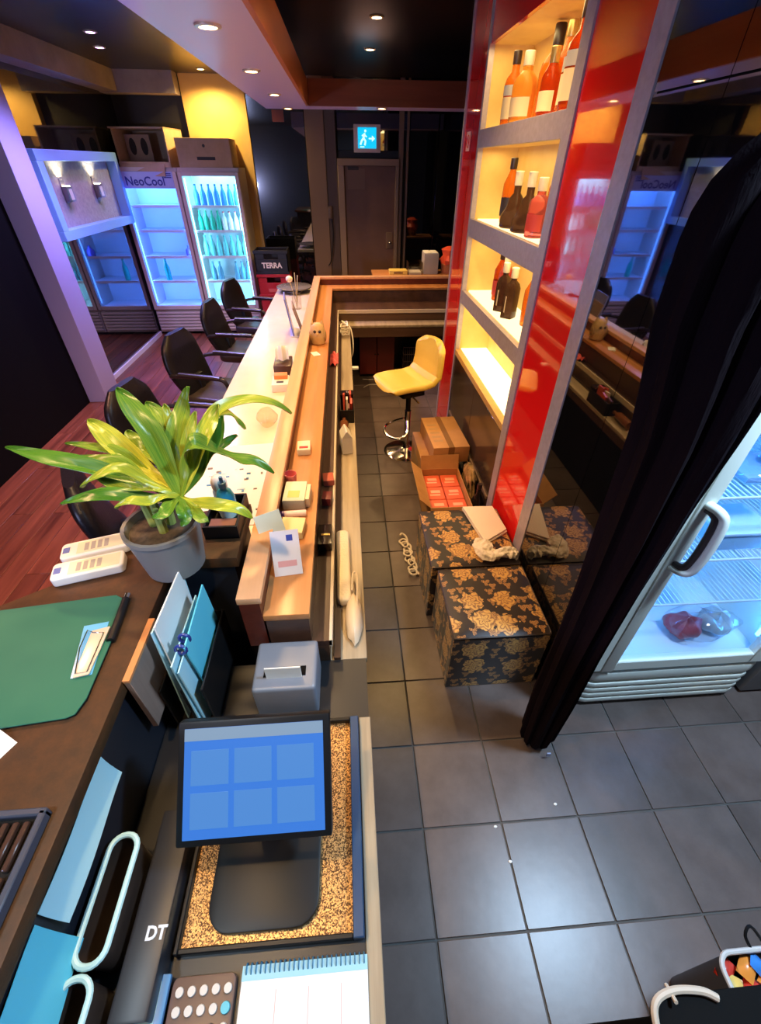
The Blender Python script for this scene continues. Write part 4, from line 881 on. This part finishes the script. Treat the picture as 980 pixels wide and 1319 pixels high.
# worktop
t = thing('power_cord', 'bundle of white cord heaped at the far end of the pale worktop', 'cord', (-.03, 4.33, ZB))
P = [(.035 * math.cos(k * .7) * (1 + .2 * math.sin(k)), .07 * math.sin(k * .7), .012 + .0028 * k + .008 * math.sin(k * 2.1)) for k in range(40)] + [(.03, .0, .1), (.06, -.03, .07), (.075, -.08, -.02), (.07, -.11, -.12), (.05, -.1, -.17)]
MB().tube(smooth_path(P, 3), .007, 6).build('cord', mat('cord_white', (.8, .74, .6), .5), t)
t = thing('utensil_caddy', 'black caddy with red and brown packets hung on the pale worktop', 'caddy', (-.02, 2.66, ZB))
for q in ((-.05, .04, -.13, -.124, 0, .09), (-.05, .04, .124, .13, 0, .1), (-.05, -.044, -.124, .124, 0, .09), (.034, .04, -.124, .124, 0, .09), (-.05, .04, -.13, .13, 0, .006)): B(*q).build('wall', BLACK_PL, t, .002, 1)
MB().prism(rrect(-.05, .04, .06, .13, .01), .1, .112).build('lid', mat('lid_black', (.02, .012, .012), .15), t)
MB().sphere((0, .095, .115), .014, .014, .008, 10, 5).build('lid_knob', CHROME, t)
for k, (x, y, h, m) in enumerate(((-.03, .02, .13, 'r'), (-.01, -.03, .12, 'w'), (.012, .03, .14, 'r'), (.0, -.08, .11, 'b'), (.018, -.02, .12, 'r'))):
    MB().box(x, x + .012, y - .03, y + .03, .008, h, Matrix.Rotation(.1 * (k - 2), 4, 'X')).build('packet', {'r': mat('packet_bright_red', (.55, .07, .04), .4), 'w': mat('packet_pale', (.75, .65, .5), .4), 'b': mat('packet_dark', (.15, .05, .03), .4)}[m], t)
t = thing('milk_carton', 'small white carton with a gable top on the pale worktop', 'carton', (-.035, 2.2, ZB), .15)
MB().box(-.03, .03, -.05, .05, 0, .1).build('body', mat('carton_white', (.8, .78, .7), .5), t, .002, 1)
MB().prism([(-.03, .1), (.03, .1), (.003, .14), (-.003, .14)], -.05, .05, 1).build('gable', mat('carton_white2', (.7, .68, .6), .5), t)
t = thing('glass_bottle', 'brown bottle lying between the carton and the black caddy', 'bottle', (-.045, 2.43, ZB)); MB().tube([(0, -.1, .03), (0, .04, .03), (0, .07, .03), (0, .11, .03)], [.028, .028, .012, .012], 14).build('body', mat('brown_glass', (.2, .07, .03), .1), t)
t = thing('folded_cloth', 'long folded cream towel lying along the pale worktop', 'towel', (-.055, 1.25, ZB), .02)
MB().prism(rrect(-.028, .028, -.2, .2, .02), 0, .04).build('towel', mat('towel_cream', (.85, .75, .55), .8, bump=(90, .3)), t, .014, 3)
t = thing('plastic_bag', 'crumpled cream plastic bag at the near end of the towel', 'bag', (-.018, .99, ZB))
R_ = random.Random(3)
MB().loft([[Vector(((.028 + .006 * R_.random()) * s * math.cos(a), (.1 + .02 * R_.random()) * s * math.sin(a), z)) for a in [2 * PI * i / 16 for i in range(16)]] for s, z in ((.8, 0), (1, .012), (.9, .03), (.5, .045), (.12, .05))]).build('bag', mat('bag_cream', (.82, .68, .5), .35), t)
MB().tube(smooth_path([(.012, .03, .04), (.016, .12, .05), (.014, .19, .04), (.0, .2, .03), (-.004, .1, .045)], 4), .004, 6).build('handle', mat('bag_cream', (.82, .68, .5), .35), t)
B(.0225, .075, 3.52, 3.56, .628, .642).build('hook', WHITE_PL, bar)
# return end of the bar
B(.3, XE, 5.411, 5.74, .955, .98).build('return_shelf', OAKX, bar, .003)
ZR = .9805
box_thing('card_box', 'box', 'flat yellow box on the bar end rail before the door', .59, 5.5, ZR, .2, .14, .04, mat('box_yellow', (.7, .5, .12), .5), 0, .003, (('print', (-.05, .05, -.0715, -.07, .01, .028), mat('box_print', (.2, .1, .03), .5)),))
t = thing('acrylic_tray', 'clear acrylic tray with white papers on the bar end', 'tray', (.78, 5.52, ZR))
for q in ((-.08, .08, -.1, -.095, 0, .12), (-.08, -.075, -.1, .1, 0, .12), (.075, .08, -.1, .1, 0, .12), (-.08, .08, .095, .1, 0, .12)): B(*q).build('wall', glass('acrylic_clear', (.85, .82, .8), 2), t)
B(-.07, .07, -.09, .09, 0, .02).build('papers', PAPER, t)
t = thing('carton_stack', 'white patterned carton beside the red bag on the bar end', 'box', (.955, 5.54, ZR))
B(-.08, .08, -.1, .1, 0, .2).build('carton', mat('carton_grey', (.4, .36, .36), .5), t, .003)
for i in range(2):
    for j in range(3): B(-.075 + i * .078, -.005 + i * .078, -.095 + j * .065, -.035 + j * .065, .2, .212).build('white_pack', PAPER, t, .003, 1)
t = thing('plastic_bag', 'bright red plastic bag bunched on the bar end beside the red panel', 'bag', (1.17, 5.53, ZR))
R_ = random.Random(5)
MB().loft([[Vector((.1 * s * (.8 + .4 * R_.random()) * math.cos(a), .1 * s * (.8 + .4 * R_.random()) * math.sin(a), z)) for a in [2 * PI * i / 14 for i in range(14)]] for s, z in ((.85, .08), (1, .13), (.75, .18), (.9, .23), (.3, .26))]).build('bag', mat('bag_red', (.8, .1, .05), .4), t)
MB().lathe([(.08, 0), (.09, .09), (.07, .1)], 16).build('pot', mat('pot_terracotta', (.4, .13, .06), .5), t)
# under the return
t = thing('floor_cabinet', 'low dark red cabinet standing under the bar end', 'cabinet', (.32, 5.12, 0))
RW = mat('cabinet_red', (.12, .014, .01), .3)
B(-.2, .2, -.15, .15, 0, .46).build('body', BLACK_MATT, t); 
for x in (-.198, .003): B(x, x + .195, -.165, -.15, .03, .45).build('door', RW, t, .003, 1)
for x in (-.02, .012): MB().sphere((x, -.172, .26), .009, n=10, m=6).build('knob', BLACK_PL, t)
t = thing('wire_basket', 'dark mesh basket under the bar end beside the red cabinet', 'basket', (.78, 5.05, 0))
for z in (.02, .1, .18, .26, .34): MB().tube([(-.16, -.12, z), (.16, -.12, z), (.16, .12, z), (-.16, .12, z)], .005, 5, True).build('hoop', mat('wire_dark', (.09, .06, .05), .4), t)
m = MB()
for k in range(15): m.tube([(-.16 + k * .32 / 14, -.121, .01), (-.16 + k * .32 / 14, -.121, .34)], .003, 4)
m.build('wires', mat('wire_dark', (.09, .06, .05), .4), t, kind='stuff'); B(-.15, .15, -.11, .11, 0, .3).build('liner', BLACK_MATT, t)
t = thing('power_cord', 'white cord lying on the dark tiles under the bar end', 'cord', (0.25, 4.75, 0))
MB().tube(smooth_path([(-.1, .12, .006), (.05, .1, .006), (.2, .12, .006), (.3, .02, .006), (.15, -.06, .006), (-.02, -.04, .006), (-.1, -.12, .006)], 6), .0055, 6).build('cord', mat('cord_grey', (.5, .47, .42), .5), t)

# ------------------------------------------------------------------ bar stool
YEL = mat('yellow_vinyl', (.72, .5, .09), .33, bump=(70, .08))
st = thing('bar_stool', 'mustard yellow bar stool with a chrome foot, in the aisle behind the bar', 'stool', (.465, 3.255, 0), .37)
MB().lathe([(.192, 0), (.192, .008), (.17, .018), (.08, .03), (.035, .045), (.028, .06)], 32).build('base', CHROME, st)
MB().lathe([(.026, .05), (.026, .38)], 16).build('lower_column', CHROME, st); MB().lathe([(.02, .38), (.02, .53)], 14).build('piston', BLACK_PL, st)
MB().tube(smooth_path([(-.02, .03, .3), (-.07, .12, .24), (-.15, .12, .21), (-.19, .0, .2), (-.15, -.12, .21), (-.07, -.12, .24), (-.02, -.03, .3)], 5), .011, 8).build('footrest', CHROME, st)
MB().prism(rrect(-.1, .1, -.09, .09, .02), .53, .555).build('seat_plate', BLACK_PL, st)
MB().tube([(-.02, -.08, .54), (-.02, -.2, .53)], .006, 6).build('lever', CHROME, st)
# one-piece seat shell: profile in x-z swept across y
prof = [(-.2, .585), (-.195, .6), (-.1, .605), (.03, .6), (.12, .615), (.175, .67), (.205, .76), (.225, .87), (.235, .93)]
def shell(u, v):
    k = u * (len(prof) - 1); i = min(int(k), len(prof) - 2); f = k - i
    x = prof[i][0] * (1 - f) + prof[i + 1][0] * f; z = prof[i][1] * (1 - f) + prof[i + 1][1] * f
    hw = .2
    if u < .14: hw = .2 - .06 * (1 - u / .14) ** 2
    if u > .86: hw = .2 - .09 * ((u - .86) / .14) ** 2
    y = (v - .5) * 2; wing = .045 * abs(y) ** 3
    return Vector((x - wing * (1 if u > .6 else 0) * min(1, (u - .6) * 4 if u > .6 else 0), hw * y, z + (wing * .35 if u < .6 else 0)))
sh = MB().grid(shell, 33, 15).build('seat_shell', YEL, st)
solid(sh, .05).modifiers['thickness'].offset = -1
for e_ in sh.data.edges: e_.use_edge_sharp = False
md = sh.modifiers.new('round', 'SUBSURF'); md.levels = md.render_levels = 2
for zz, xx in ((.72, .185), (.82, .208)): MB().tube([(xx - .035 - .012, -.15, zz), (xx - .02, -.08, zz), (xx - .015, 0, zz), (xx - .02, .08, zz), (xx - .035 - .012, .15, zz)], .003, 5).build('seam', mat('seam_dark', (.4, .26, .05), .5), sh)

# ------------------------------------------------------------------ cardboard boxes behind the bar
def tape(p, q): return B(*q).build('tape', mat('tape_dark', (.2, .1, .035), .25), p)
t = thing('cardboard_box', 'tall taped cardboard box in the aisle, under the smaller one', 'box', (.625, 2.84, 0), .02)
B(-.135, .135, -.24, .24, 0, .279).build('carton', CARD, t, .004); tape(t, (-.02, .02, -.24, .24, .2792, .2798)); tape(t, (-.02, .02, -.241, -.24, .2, .279))
for x in (-.07, .05): B(x, x + .05, -.2411, -.24, .215, .25).build('printed_mark', mat('brown_print', (.17, .07, .03), .6), t)
B(-.1355, -.135, -.1, .1, .1, .2).build('printed_mark', mat('brown_print2', (.36, .2, .08), .6), t)
t = thing('cardboard_box', 'smaller taped cardboard box lying on top of the tall one', 'box', (.685, 2.84, .2798), .05)
B(-.13, .13, -.235, .235, 0, .125).build('carton', CARD, t, .004); tape(t, (-.02, .02, -.235, .235, .1252, .1258)); tape(t, (-.022, .022, -.236, -.235, .05, .125))
B(-.035, .035, -.2365, -.236, .015, .05).build('dark_print', PRINT, t)
for k in range(5): B(-.11, -.04, -.15 + k * .06, -.12 + k * .06, .1251, .1256).build('printed_line', mat('brown_print2', (.36, .2, .08), .6), t)
t = thing('cardboard_box', 'open cardboard box filled with red packs, before the taped boxes', 'box', (.615, 2.345, 0), .0)
W, D, H = .135, .225, .255
for nm, q in (('wall', (-W, -W + .005, -D, D, 0, H)), ('wall', (W - .005, W, -D, D, 0, H)), ('wall', (-W + .005, W - .005, -D, -D + .005, 0, H)), ('wall', (-W + .005, W - .005, D - .005, D, 0, H)), ('bottom', (-W, W, -D, D, 0, .005))): B(*q).build(nm, CARD, t)
MB().box(-.1, 0, -D, D, -.002, .002, Matrix.Translation((-W, 0, H)) @ Matrix.Rotation(.75, 4, 'Y')).build('flap', CARD, t)
MB().box(-W, W, 0, .1, -.002, .002, Matrix.Translation((0, D, H)) @ Matrix.Rotation(1.3, 4, 'X')).build('flap', CARD, t)
MB().box(-W, W, -.08, 0, -.002, .002, Matrix.Translation((0, -D, H)) @ Matrix.Rotation(1.15, 4, 'X')).build('flap', CARD, t)
RP = mat('pack_red', (.72, .12, .05), .4); WP = mat('pack_print', (.8, .4, .25), .5)
for i in range(2):
    for j in range(3):
        p = thing('red_pack', 'red printed pack in the open cardboard box, %s row, %s side' % (('near', 'middle', 'far')[j], ('left', 'right')[i]), 'packet', (.615 - .063 + i * .126, 2.345 - .145 + j * .145, .0055), 0, 'red packs in the open box')
        B(-.06, .06, -.07, .07, 0, .2).build('pack', RP, p, .004, 1); B(-.04, .03, -.03, -.015, .2002, .2008).build('print', WP, p); B(-.03, .035, .0, .03, .2002, .2008).build('print', WP, p)
t = thing('plastic_bag', 'crumpled black and gold plastic bag between the boxes and the shelf', 'bag', (.795, 2.42, 0), 0)
R_ = random.Random(11)
FOIL = mat('foil_bag', (.02, .017, .014), .12, noise=(14, (.45, .28, .1), 3), bump=(28, .9))
MB().loft([[Vector((.036 * s * (.75 + .45 * R_.random()) * math.cos(a), .14 * s * (.75 + .45 * R_.random()) * math.sin(a), z)) for a in [2 * PI * i / 22 for i in range(22)]] for s, z in ((.8, 0), (1, .06), (.95, .14), (1.0, .2), (.85, .26), (.95, .31), (.4, .36))]).build('bag', FOIL, t)
t = thing('bottle', 'dark glass bottle standing on the tiles beside the brown shelf doors', 'bottle', (.803, 2.21, 0))
MB().lathe([(.036, 0), (.039, .006), (.039, .22), (.034, .25), (.015, .29), (.014, .36)], 18).build('glass_body', mat('dark_bottle', (.012, .01, .01), .08), t); MB().lathe([(.016, .33), (.016, .365)], 12).build('cap', CAPB, t)

# ------------------------------------------------------------------ floral ottomans, towel, cloth, cord
BTOP, BSIDE, BFRONT = brocade('brocade_top', 0, 1), brocade('brocade_side', 1, 2), brocade('brocade_front', 0, 2)
def ottoman(x0, x1, y0, y1, h, label):
    cx, cy = (x0 + x1) / 2, (y0 + y1) / 2; hx, hy = (x1 - x0) / 2, (y1 - y0) / 2
    t = thing('ottoman', label, 'ottoman', (cx, cy, 0))
    B(-hx + .008, hx - .008, -hy + .008, hy - .008, .0, h - .03).build('base', BLACK_MATT, t)
    m = MB(); m.grid(lambda u, v: Vector((-hx + 2 * hx * u, -hy + 2 * hy * v, h - .012 + .012 * min(1, 9 * min(u, 1 - u)) ** .5 * min(1, 9 * min(v, 1 - v)) ** .5)), 25, 25)
    solid(m.build('seat_top', BTOP, t), .03).modifiers['thickness'].offset = -1
    def pleat(u): return .006 * math.sin(u * 37) * math.sin(u * 11 + 1)
    for s in (-1, 1):
        solid(MB().grid(lambda u, v: Vector((s * (hx - .003) + s * .6 * pleat(u) * (1 - v), -hy + 2 * hy * u, .004 + (h - .03) * v)), 30, 6).build('side_panel', BSIDE, t), .004)
        solid(MB().grid(lambda u, v: Vector((-hx + 2 * hx * u, s * (hy - .003), .004 + (h - .03) * v)), 20, 6).build('front_panel', BFRONT, t), .004)
    MB().tube([(x * .995, y * .995, h - .014) for x, y in rrect(-hx, hx, -hy, hy, .012, 3)], .004, 6, True).build('piping', mat('piping_dark', (.03, .02, .015), .5), t)
    return t
ottoman(.398, .822, 1.062, 1.462, .4, 'black ottoman with gold roses, nearer one with its bare top')
ottoman(.372, .826, 1.485, 1.935, .392, 'black ottoman with gold roses, farther one carrying the towel')
t = thing('folded_towel', 'flat white folded towel on the farther floral ottoman', 'towel', (.722, 1.77, .3925), 0)
TW = mat('towel_white', (.8, .72, .55), .85, bump=(120, .3))
q = [(-.105, .155), (.075, .15), (.098, -.06), (-.05, -.158)]
MB().prism(q, 0, .012).build('layer', TW, t, .004); MB().prism([(x * .97 - .002, y * .97 + .003) for x, y in q], .0125, .024).build('layer', TW, t, .004)
t = thing('crumpled_cloth', 'twisted white cloth hanging off the towel on the ottoman', 'cloth', (.7, 1.56, .393), 0)
R_ = random.Random(2); pts = smooth_path([(-.035, .06, .03), (-.05, .01, .026), (-.035, -.035, .024), (.02, -.035, .026), (.075, -.02, .028), (.115, -.05, .02)], 6)
rings = []
for i, p in enumerate(pts):
    u = i / (len(pts) - 1); tg = (pts[min(i + 1, len(pts) - 1)] - pts[max(i - 1, 0)]).normalized(); s = tg.cross(Vector((0, 0, 1))).normalized(); ww = .042 + .012 * math.sin(u * 7)
    if u > .9: ww *= .6
    rings.append([p + s * (ww * math.cos(a) * (1 + .12 * math.sin(5 * a + 9 * u))) + Vector((0, 0, (.024 + .005 * math.sin(3 * a + 12 * u)) * math.sin(a))) for a in [2 * PI * k / 20 for k in range(20)]])
cl = MB().loft(rings).build('cloth', TW, t)
tx = bpy.data.textures.new('crumple', 'CLOUDS'); tx.noise_scale = .035; tx.noise_depth = 2
md = cl.modifiers.new('fine', 'SUBSURF'); md.levels = md.render_levels = 2
md = cl.modifiers.new('crumple', 'DISPLACE'); md.texture = tx; md.strength = .03; md.mid_level = .6
t = thing('cord_bundle', 'bundle of pale cord loops lying on the tiles beside the ottoman', 'cord', (.35, 1.95, 0), .1)
P = [(-.02 + .025 * math.cos(k * 1.3) * (1 + .3 * math.sin(k * .9)), -.17 + k * .0085 + .035 * math.sin(k * 1.3), .008 + .008 * (1 + math.sin(k * .65))) for k in range(42)]
MB().tube(smooth_path(P, 4), .0065, 6).build('cord', mat('cord_pale', (.72, .62, .48), .45), t)
for x, y, n_ in ((715, 1036, 'largest one, near the curtain'), (638, 1065, 'left of the middle joint'), (657, 1110, 'lowest one on the joint')):
    p = at(x, y, 0); tag(MB().sphere((0, 0, .002), .006 if n_[0] != 'l' else .007, .005, .003, 8, 5).build('paper_scrap', PAPER, loc=(p.x, p.y, .0)), 'tiny white scrap on the slate floor, ' + n_, 'scrap')

# ------------------------------------------------------------------ dark curtain gathered at the end of the glass partition
t = thing('curtain', 'dark gathered curtain hanging at the corner between the bar and kitchen', 'curtain', (.76, .80, 0))
KEYS = [(.02, .685, .79), (.05, .675, .805), (.35, .66, .805), (.7, .655, .80), (1.0, .65, .805), (1.3, .635, .815), (1.5, .625, .835), (1.62, .605, .845), (1.72, .585, .85), (1.88, .578, .86), (1.95, .60, .875), (2.0, .65, .89), (2.08, .74, .92), (2.2, .84, .96), (2.3, .92, .98)]
rings = []; NC = 72
zs = [.02 + 2.28 * i / 56 for i in range(57)]
for z in zs:
    i = max(k for k in range(len(KEYS)) if KEYS[k][0] <= z + 1e-6); i = min(i, len(KEYS) - 2); f = (z - KEYS[i][0]) / (KEYS[i + 1][0] - KEYS[i][0])
    a = KEYS[i][1] * (1 - f) + KEYS[i + 1][1] * f; b_ = KEYS[i][2] * (1 - f) + KEYS[i + 1][2] * f; c_ = (a + b_) / 2; hw = (b_ - a) / 2; hd = min(.075, max(.03, hw * .85))
    if z > 2.0: hd = .05
    rings.append([Vector((c_ - .76 + hw * math.cos(q) * (1 + .10 * math.sin(9 * q + .8 * z) * .8 + .05 * math.sin(17 * q + 2.3 * z)), hd * math.sin(q) * (1 + .22 * math.sin(9 * q + .8 * z) + .1 * math.sin(17 * q - 2 * z)) , z)) for q in [2 * PI * k / NC for k in range(NC)]])
MB().loft(rings).build('cloth', mat('curtain_cloth', (.006, .0028, .0045), .9, spec=.08, noise=(18, (.009, .004, .006), 4), bump=(240, .25), stretch=(1, 1, .15)), t)
MB().tube([(.0, -.005, 2.29), (.0, .0, 2.4)], .008, 6).build('hook_cord', BLACK_PL, t)
MB().tube([(-.02, 0, 2.4), (1.6, 0, 2.4)], .012, 8).build('curtain_rod', STEEL, t)
B(-.004, .012, -.083, -.078, .025, .05).build('hem_tag', mat('hem_tag', (.3, .35, .55), .5), t)

# ------------------------------------------------------------------ white display fridge beside the curtain
W, D, H = .77, .62, 1.85
t = thing('display_fridge', 'white glass-door fridge beside the curtain, lit blue inside', 'fridge', (.965, .925, 0))
FW2 = mat('fridge_pale', (.86, .88, .78), .35)
B(0, .035, .045, D, .03, H).build('side_panel', FW2, t, .004, 1); B(W - .035, W, .045, D, .03, H).build('side_panel', FW2, t, .004, 1)
B(.035, W - .035, D - .04, D, .03, H).build('back_panel', FRIN, t); B(.035, W - .035, .045, D - .04, H - .2, H).build('top_panel', FW2, t)
B(.035, W - .035, .045, D - .04, .28, .33).build('inner_floor', FRIN, t)
g = B(.02, W - .02, .04, .06, .0, .28).build('grille', FW2, t)
for k in range(5):
    z0 = .035 + k * .042 + (.0 if k < 4 else .01); h = .03 if k < 4 else .06
    P = [(.0, .06), (.004, .03), (.02, .012), (.05, .004), (W - .05, .004), (W - .02, .012), (W - .004, .03), (W, .06)]
    MB().prism(P, z0, z0 + h).build('slat', FW2, g, .006, 2)
for x in (.05, W - .1): B(x, x + .05, .08, .13, 0, .03).build('foot', BLACK_PL, t); 
for x in (.05, W - .1): B(x, x + .05, D - .1, D - .05, 0, .03).build('foot', BLACK_PL, t)
d = B(.0, .035, 0, .04, .3, H).build('door', FW2, t, .004, 1)
B(.035, .085, -.004, .036, .3, H).build('door_stile', FW2, d, .006, 2); B(W - .085, W, 0, .04, .3, H).build('door_stile', FW2, d, .004, 1)
B(.085, W - .085, 0, .036, .3, .36).build('door_rail', FW2, d, .004, 1); B(.085, W - .085, 0, .036, H - .1, H).build('door_rail', FW2, d, .004, 1)
B(.085, W - .085, .012, .018, .36, H - .1).build('pane', THIN, d)
hh = MB().tube(smooth_path([(.058, .0, .93), (.075, -.035, .935), (.09, -.05, .96), (.094, -.055, 1.05), (.09, -.05, 1.15), (.075, -.035, 1.18), (.058, 0, 1.185)], 5), .014, 10).build('handle', FW2, d)
MB().tube(smooth_path([(.062, -.004, .945), (.07, -.026, .95), (.078, -.036, .97), (.08, -.04, 1.05), (.078, -.036, 1.14), (.07, -.026, 1.165), (.062, -.004, 1.17)], 5), .012, 8).build('grip_inset', mat('grip_brown', (.05, .035, .035), .4), hh)
WIRE = mat('fridge_wire', (.7, .78, .85), .35)
for z in (.62, .86, 1.14, 1.42):
    s = MB().tube([(.04, .08, z), (W - .04, .08, z), (W - .04, D - .06, z), (.04, D - .06, z)], .005, 6, True).build('wire_shelf', WIRE, t)
    m = MB()
    for k in range(34): m.tube([(.05 + k * (W - .1) / 33, .08, z), (.05 + k * (W - .1) / 33, D - .06, z)], .0022, 4)
    m.build('wires', WIRE, s, kind='stuff')
LED2 = (.05, .32, 1)
for xx in (.045, W - .055): B(xx, xx + .01, .06, .072, .4, 1.6).build('led_tube', emis('led_front', LED2, 13), t)
light('AREA', 'fridge_light', (.06, .075, 1.0), 1.6, LED2, .03, 1.2, target=(W * .6, .6, 1.0), parent=t)
light('AREA', 'fridge_light', (W - .06, .075, 1.0), 1.6, LED2, .03, 1.2, target=(W * .4, .6, 1.0), parent=t)
light('AREA', 'fridge_light', (W / 2, .3, 1.62), 1.4, LED2, .5, .4, target=(W / 2, .3, 0), parent=t)
fx0, fy0 = .965, .925
t = thing('food_bag', 'clear plastic bag of red and white food on the fridge floor beside curtain', 'bag', (fx0 + .52, fy0 + .145, .3305))
R_ = random.Random(8)
def lump(sx, sy, sz, seed, c=(0, 0, 0)):
    R2 = random.Random(seed); ph = [R2.uniform(0, 6) for _ in range(6)]
    return MB().loft([[Vector((c[0] + sx * math.sin(q) * math.cos(a) * (1 + .13 * math.sin(3 * a + ph[0]) + .08 * math.sin(7 * a + 4 * q + ph[1])), c[1] + sy * math.sin(q) * math.sin(a) * (1 + .13 * math.sin(4 * a + ph[2])), max(0, c[2] + sz * (1 - math.cos(q)) / 2 * (1 + .1 * math.sin(5 * a + ph[3]))))) for a in [2 * PI * k / 24 for k in range(24)]] for q in [PI * (i + .05) / 10.1 for i in range(11)]])
lump(.075, .065, .1, 1, (-.07, 0, .004)).build('red_food', mat('food_red', (.5, .06, .08), .4), t)
lump(.065, .06, .11, 2, (.08, .01, .004)).build('white_food', mat('food_white', (.65, .65, .6), .4), t)
lump(.16, .085, .14, 3).build('bag_film', glass('bag_film', (.92, .94, .97), 3), t)
t = thing('food_bag', 'clear wrapped tray of food on the upper wire shelf of the blue fridge', 'bag', (fx0 + .4, fy0 + .22, 1.1465))
lump(.13, .12, .06, 5).build('bag_film', glass('bag_film', (.92, .94, .97), 3), t); B(-.1, .1, -.08, .08, .003, .025).build('food_tray', mat('food_tray', (.25, .4, .6), .4), t, .006); lump(.05, .05, .05, 6, (.06, .0, .026)).build('dark_food', mat('food_dark', (.03, .06, .3), .4), t)
t = thing('food_box', 'pale food container on the middle wire shelf of the blue fridge', 'box', (fx0 + .42, fy0 + .2, .8665)); B(-.1, .1, -.08, .08, 0, .07).build('container', mat('container_blue', (.3, .5, .7), .3), t, .008); B(-.105, .105, -.085, .085, .07, .082).build('lid', mat('container_lid', (.55, .7, .85), .3), t, .004)
# grey appliance, bin and snack basket
t = thing('kitchen_appliance', 'dark grey low appliance on the floor right of the white fridge', 'appliance', (1.78, .94, 0))
B(0, .6, 0, .55, .02, .75).build('body', mat('appliance_grey', (.16, .15, .15), .4), t, .008); 
for k in range(5): B(.1, .5, -.004, 0, .06 + k * .02, .07 + k * .02).build('vent_slot', BLACK_MATT, t)
for x in (.05, .5):
    for y in (.05, .45): B(x, x + .05, y, y + .05, 0, .02).build('foot', BLACK_PL, t)
TB = at(834, 1284, .62)
t = thing('side_table', 'black side table with a pale cord looped over its corner, at lower right', 'table', (TB.x, TB.y, 0))
TBK = mat('table_black', (.004, .0035, .0035), .7, spec=.08)
MB().prism(rrect(0, .62, -.42, 0, .035), .59, .62).build('top', TBK, t, .004)
for x in (.02, .56):
    for y in (-.40, -.06): B(x, x + .035, y, y + .035, 0, .59).build('leg', TBK, t, .003, 1)
MB().tube(smooth_path([(.003, -.13, .56), (-.006, -.06, .615), (.004, -.012, .63), (.05, .004, .63), (.11, .0, .628), (.14, -.012, .626)], 6), .007, 8).build('cord_handle', mat('cord_beige', (.62, .5, .38), .6), t)
MB().tube([(.045, -.012, .64), (.05, .014, .615)], .004, 6).build('cord_knot', mat('cord_beige', (.62, .5, .38), .6), t)
SB = at(932, 1262, .383); SB = Vector((SB.x + .15, SB.y - .03, 0))
t = thing('snack_basket', 'pale rimmed basket full of colourful snack packets at lower right', 'basket', SB)
P = rrect(-.14, .16, -.09, .075, .035); m = MB(); m.loft([[Vector((x * .8, y * .8, 0)) for x, y in P], [Vector((x, y, .38)) for x, y in P], [Vector((x * .97, y * .96, .38)) for x, y in P], [Vector((x * .78, y * .78, .01)) for x, y in P]]); m.build('tub', mat('basket_dark', (.03, .025, .025), .5), t)
MB().tube([(x, y, .383) for x, y in P], .006, 8, True).build('rim', mat('basket_rim', (.6, .58, .55), .4), t)
MB().tube(smooth_path([(-.04, .075, .38), (-.05, .1, .4), (-.03, .115, .41), (0, .085, .38)], 4), .004, 6).build('tie', BLACK_PL, t)
R_ = random.Random(21); SN = [(.75, .06, .04), (.85, .3, .05), (.05, .25, .7), (.8, .75, .7), (.7, .05, .15), (.8, .15, .03), (.9, .6, .15)]
for k in range(16):
    cx, cy = -.105 + (k % 6) * .042 + R_.uniform(-.008, .008), .048 - (k // 6) * .035
    p = thing('snack_packet', '%s snack packet in the basket at lower right, %s' % (('red', 'orange', 'blue', 'white', 'crimson', 'rust coloured', 'yellow')[k % 7], ('far', 'middle', 'near')[min(2, k // 6)] + ' row, ' + ORD[k % 6] + ' from left'), 'packet', (SB.x + cx, SB.y + cy, .325 + .012 * (k % 3) + R_.uniform(0, .02)), (R_.uniform(-.5, .5), R_.uniform(-.6, .6), R_.uniform(0, 3)), 'snack packets in the basket')
    MB().grid(lambda u, v: Vector(((u - .5) * .055, (v - .5) * .038, .012 * math.sin(PI * u) * math.sin(PI * v))), 6, 6).grid(lambda u, v: Vector(((u - .5) * .055, (v - .5) * .038, -.008 * math.sin(PI * u) * math.sin(PI * v))), 6, 6).build('wrapper', mat('snack_%d' % (k % 7), SN[k % 7], .25), p)
MB().prism([(x * .9, y * .9) for x, y in P], .26, .28).build('inner_tray', BLACK_MATT, t)
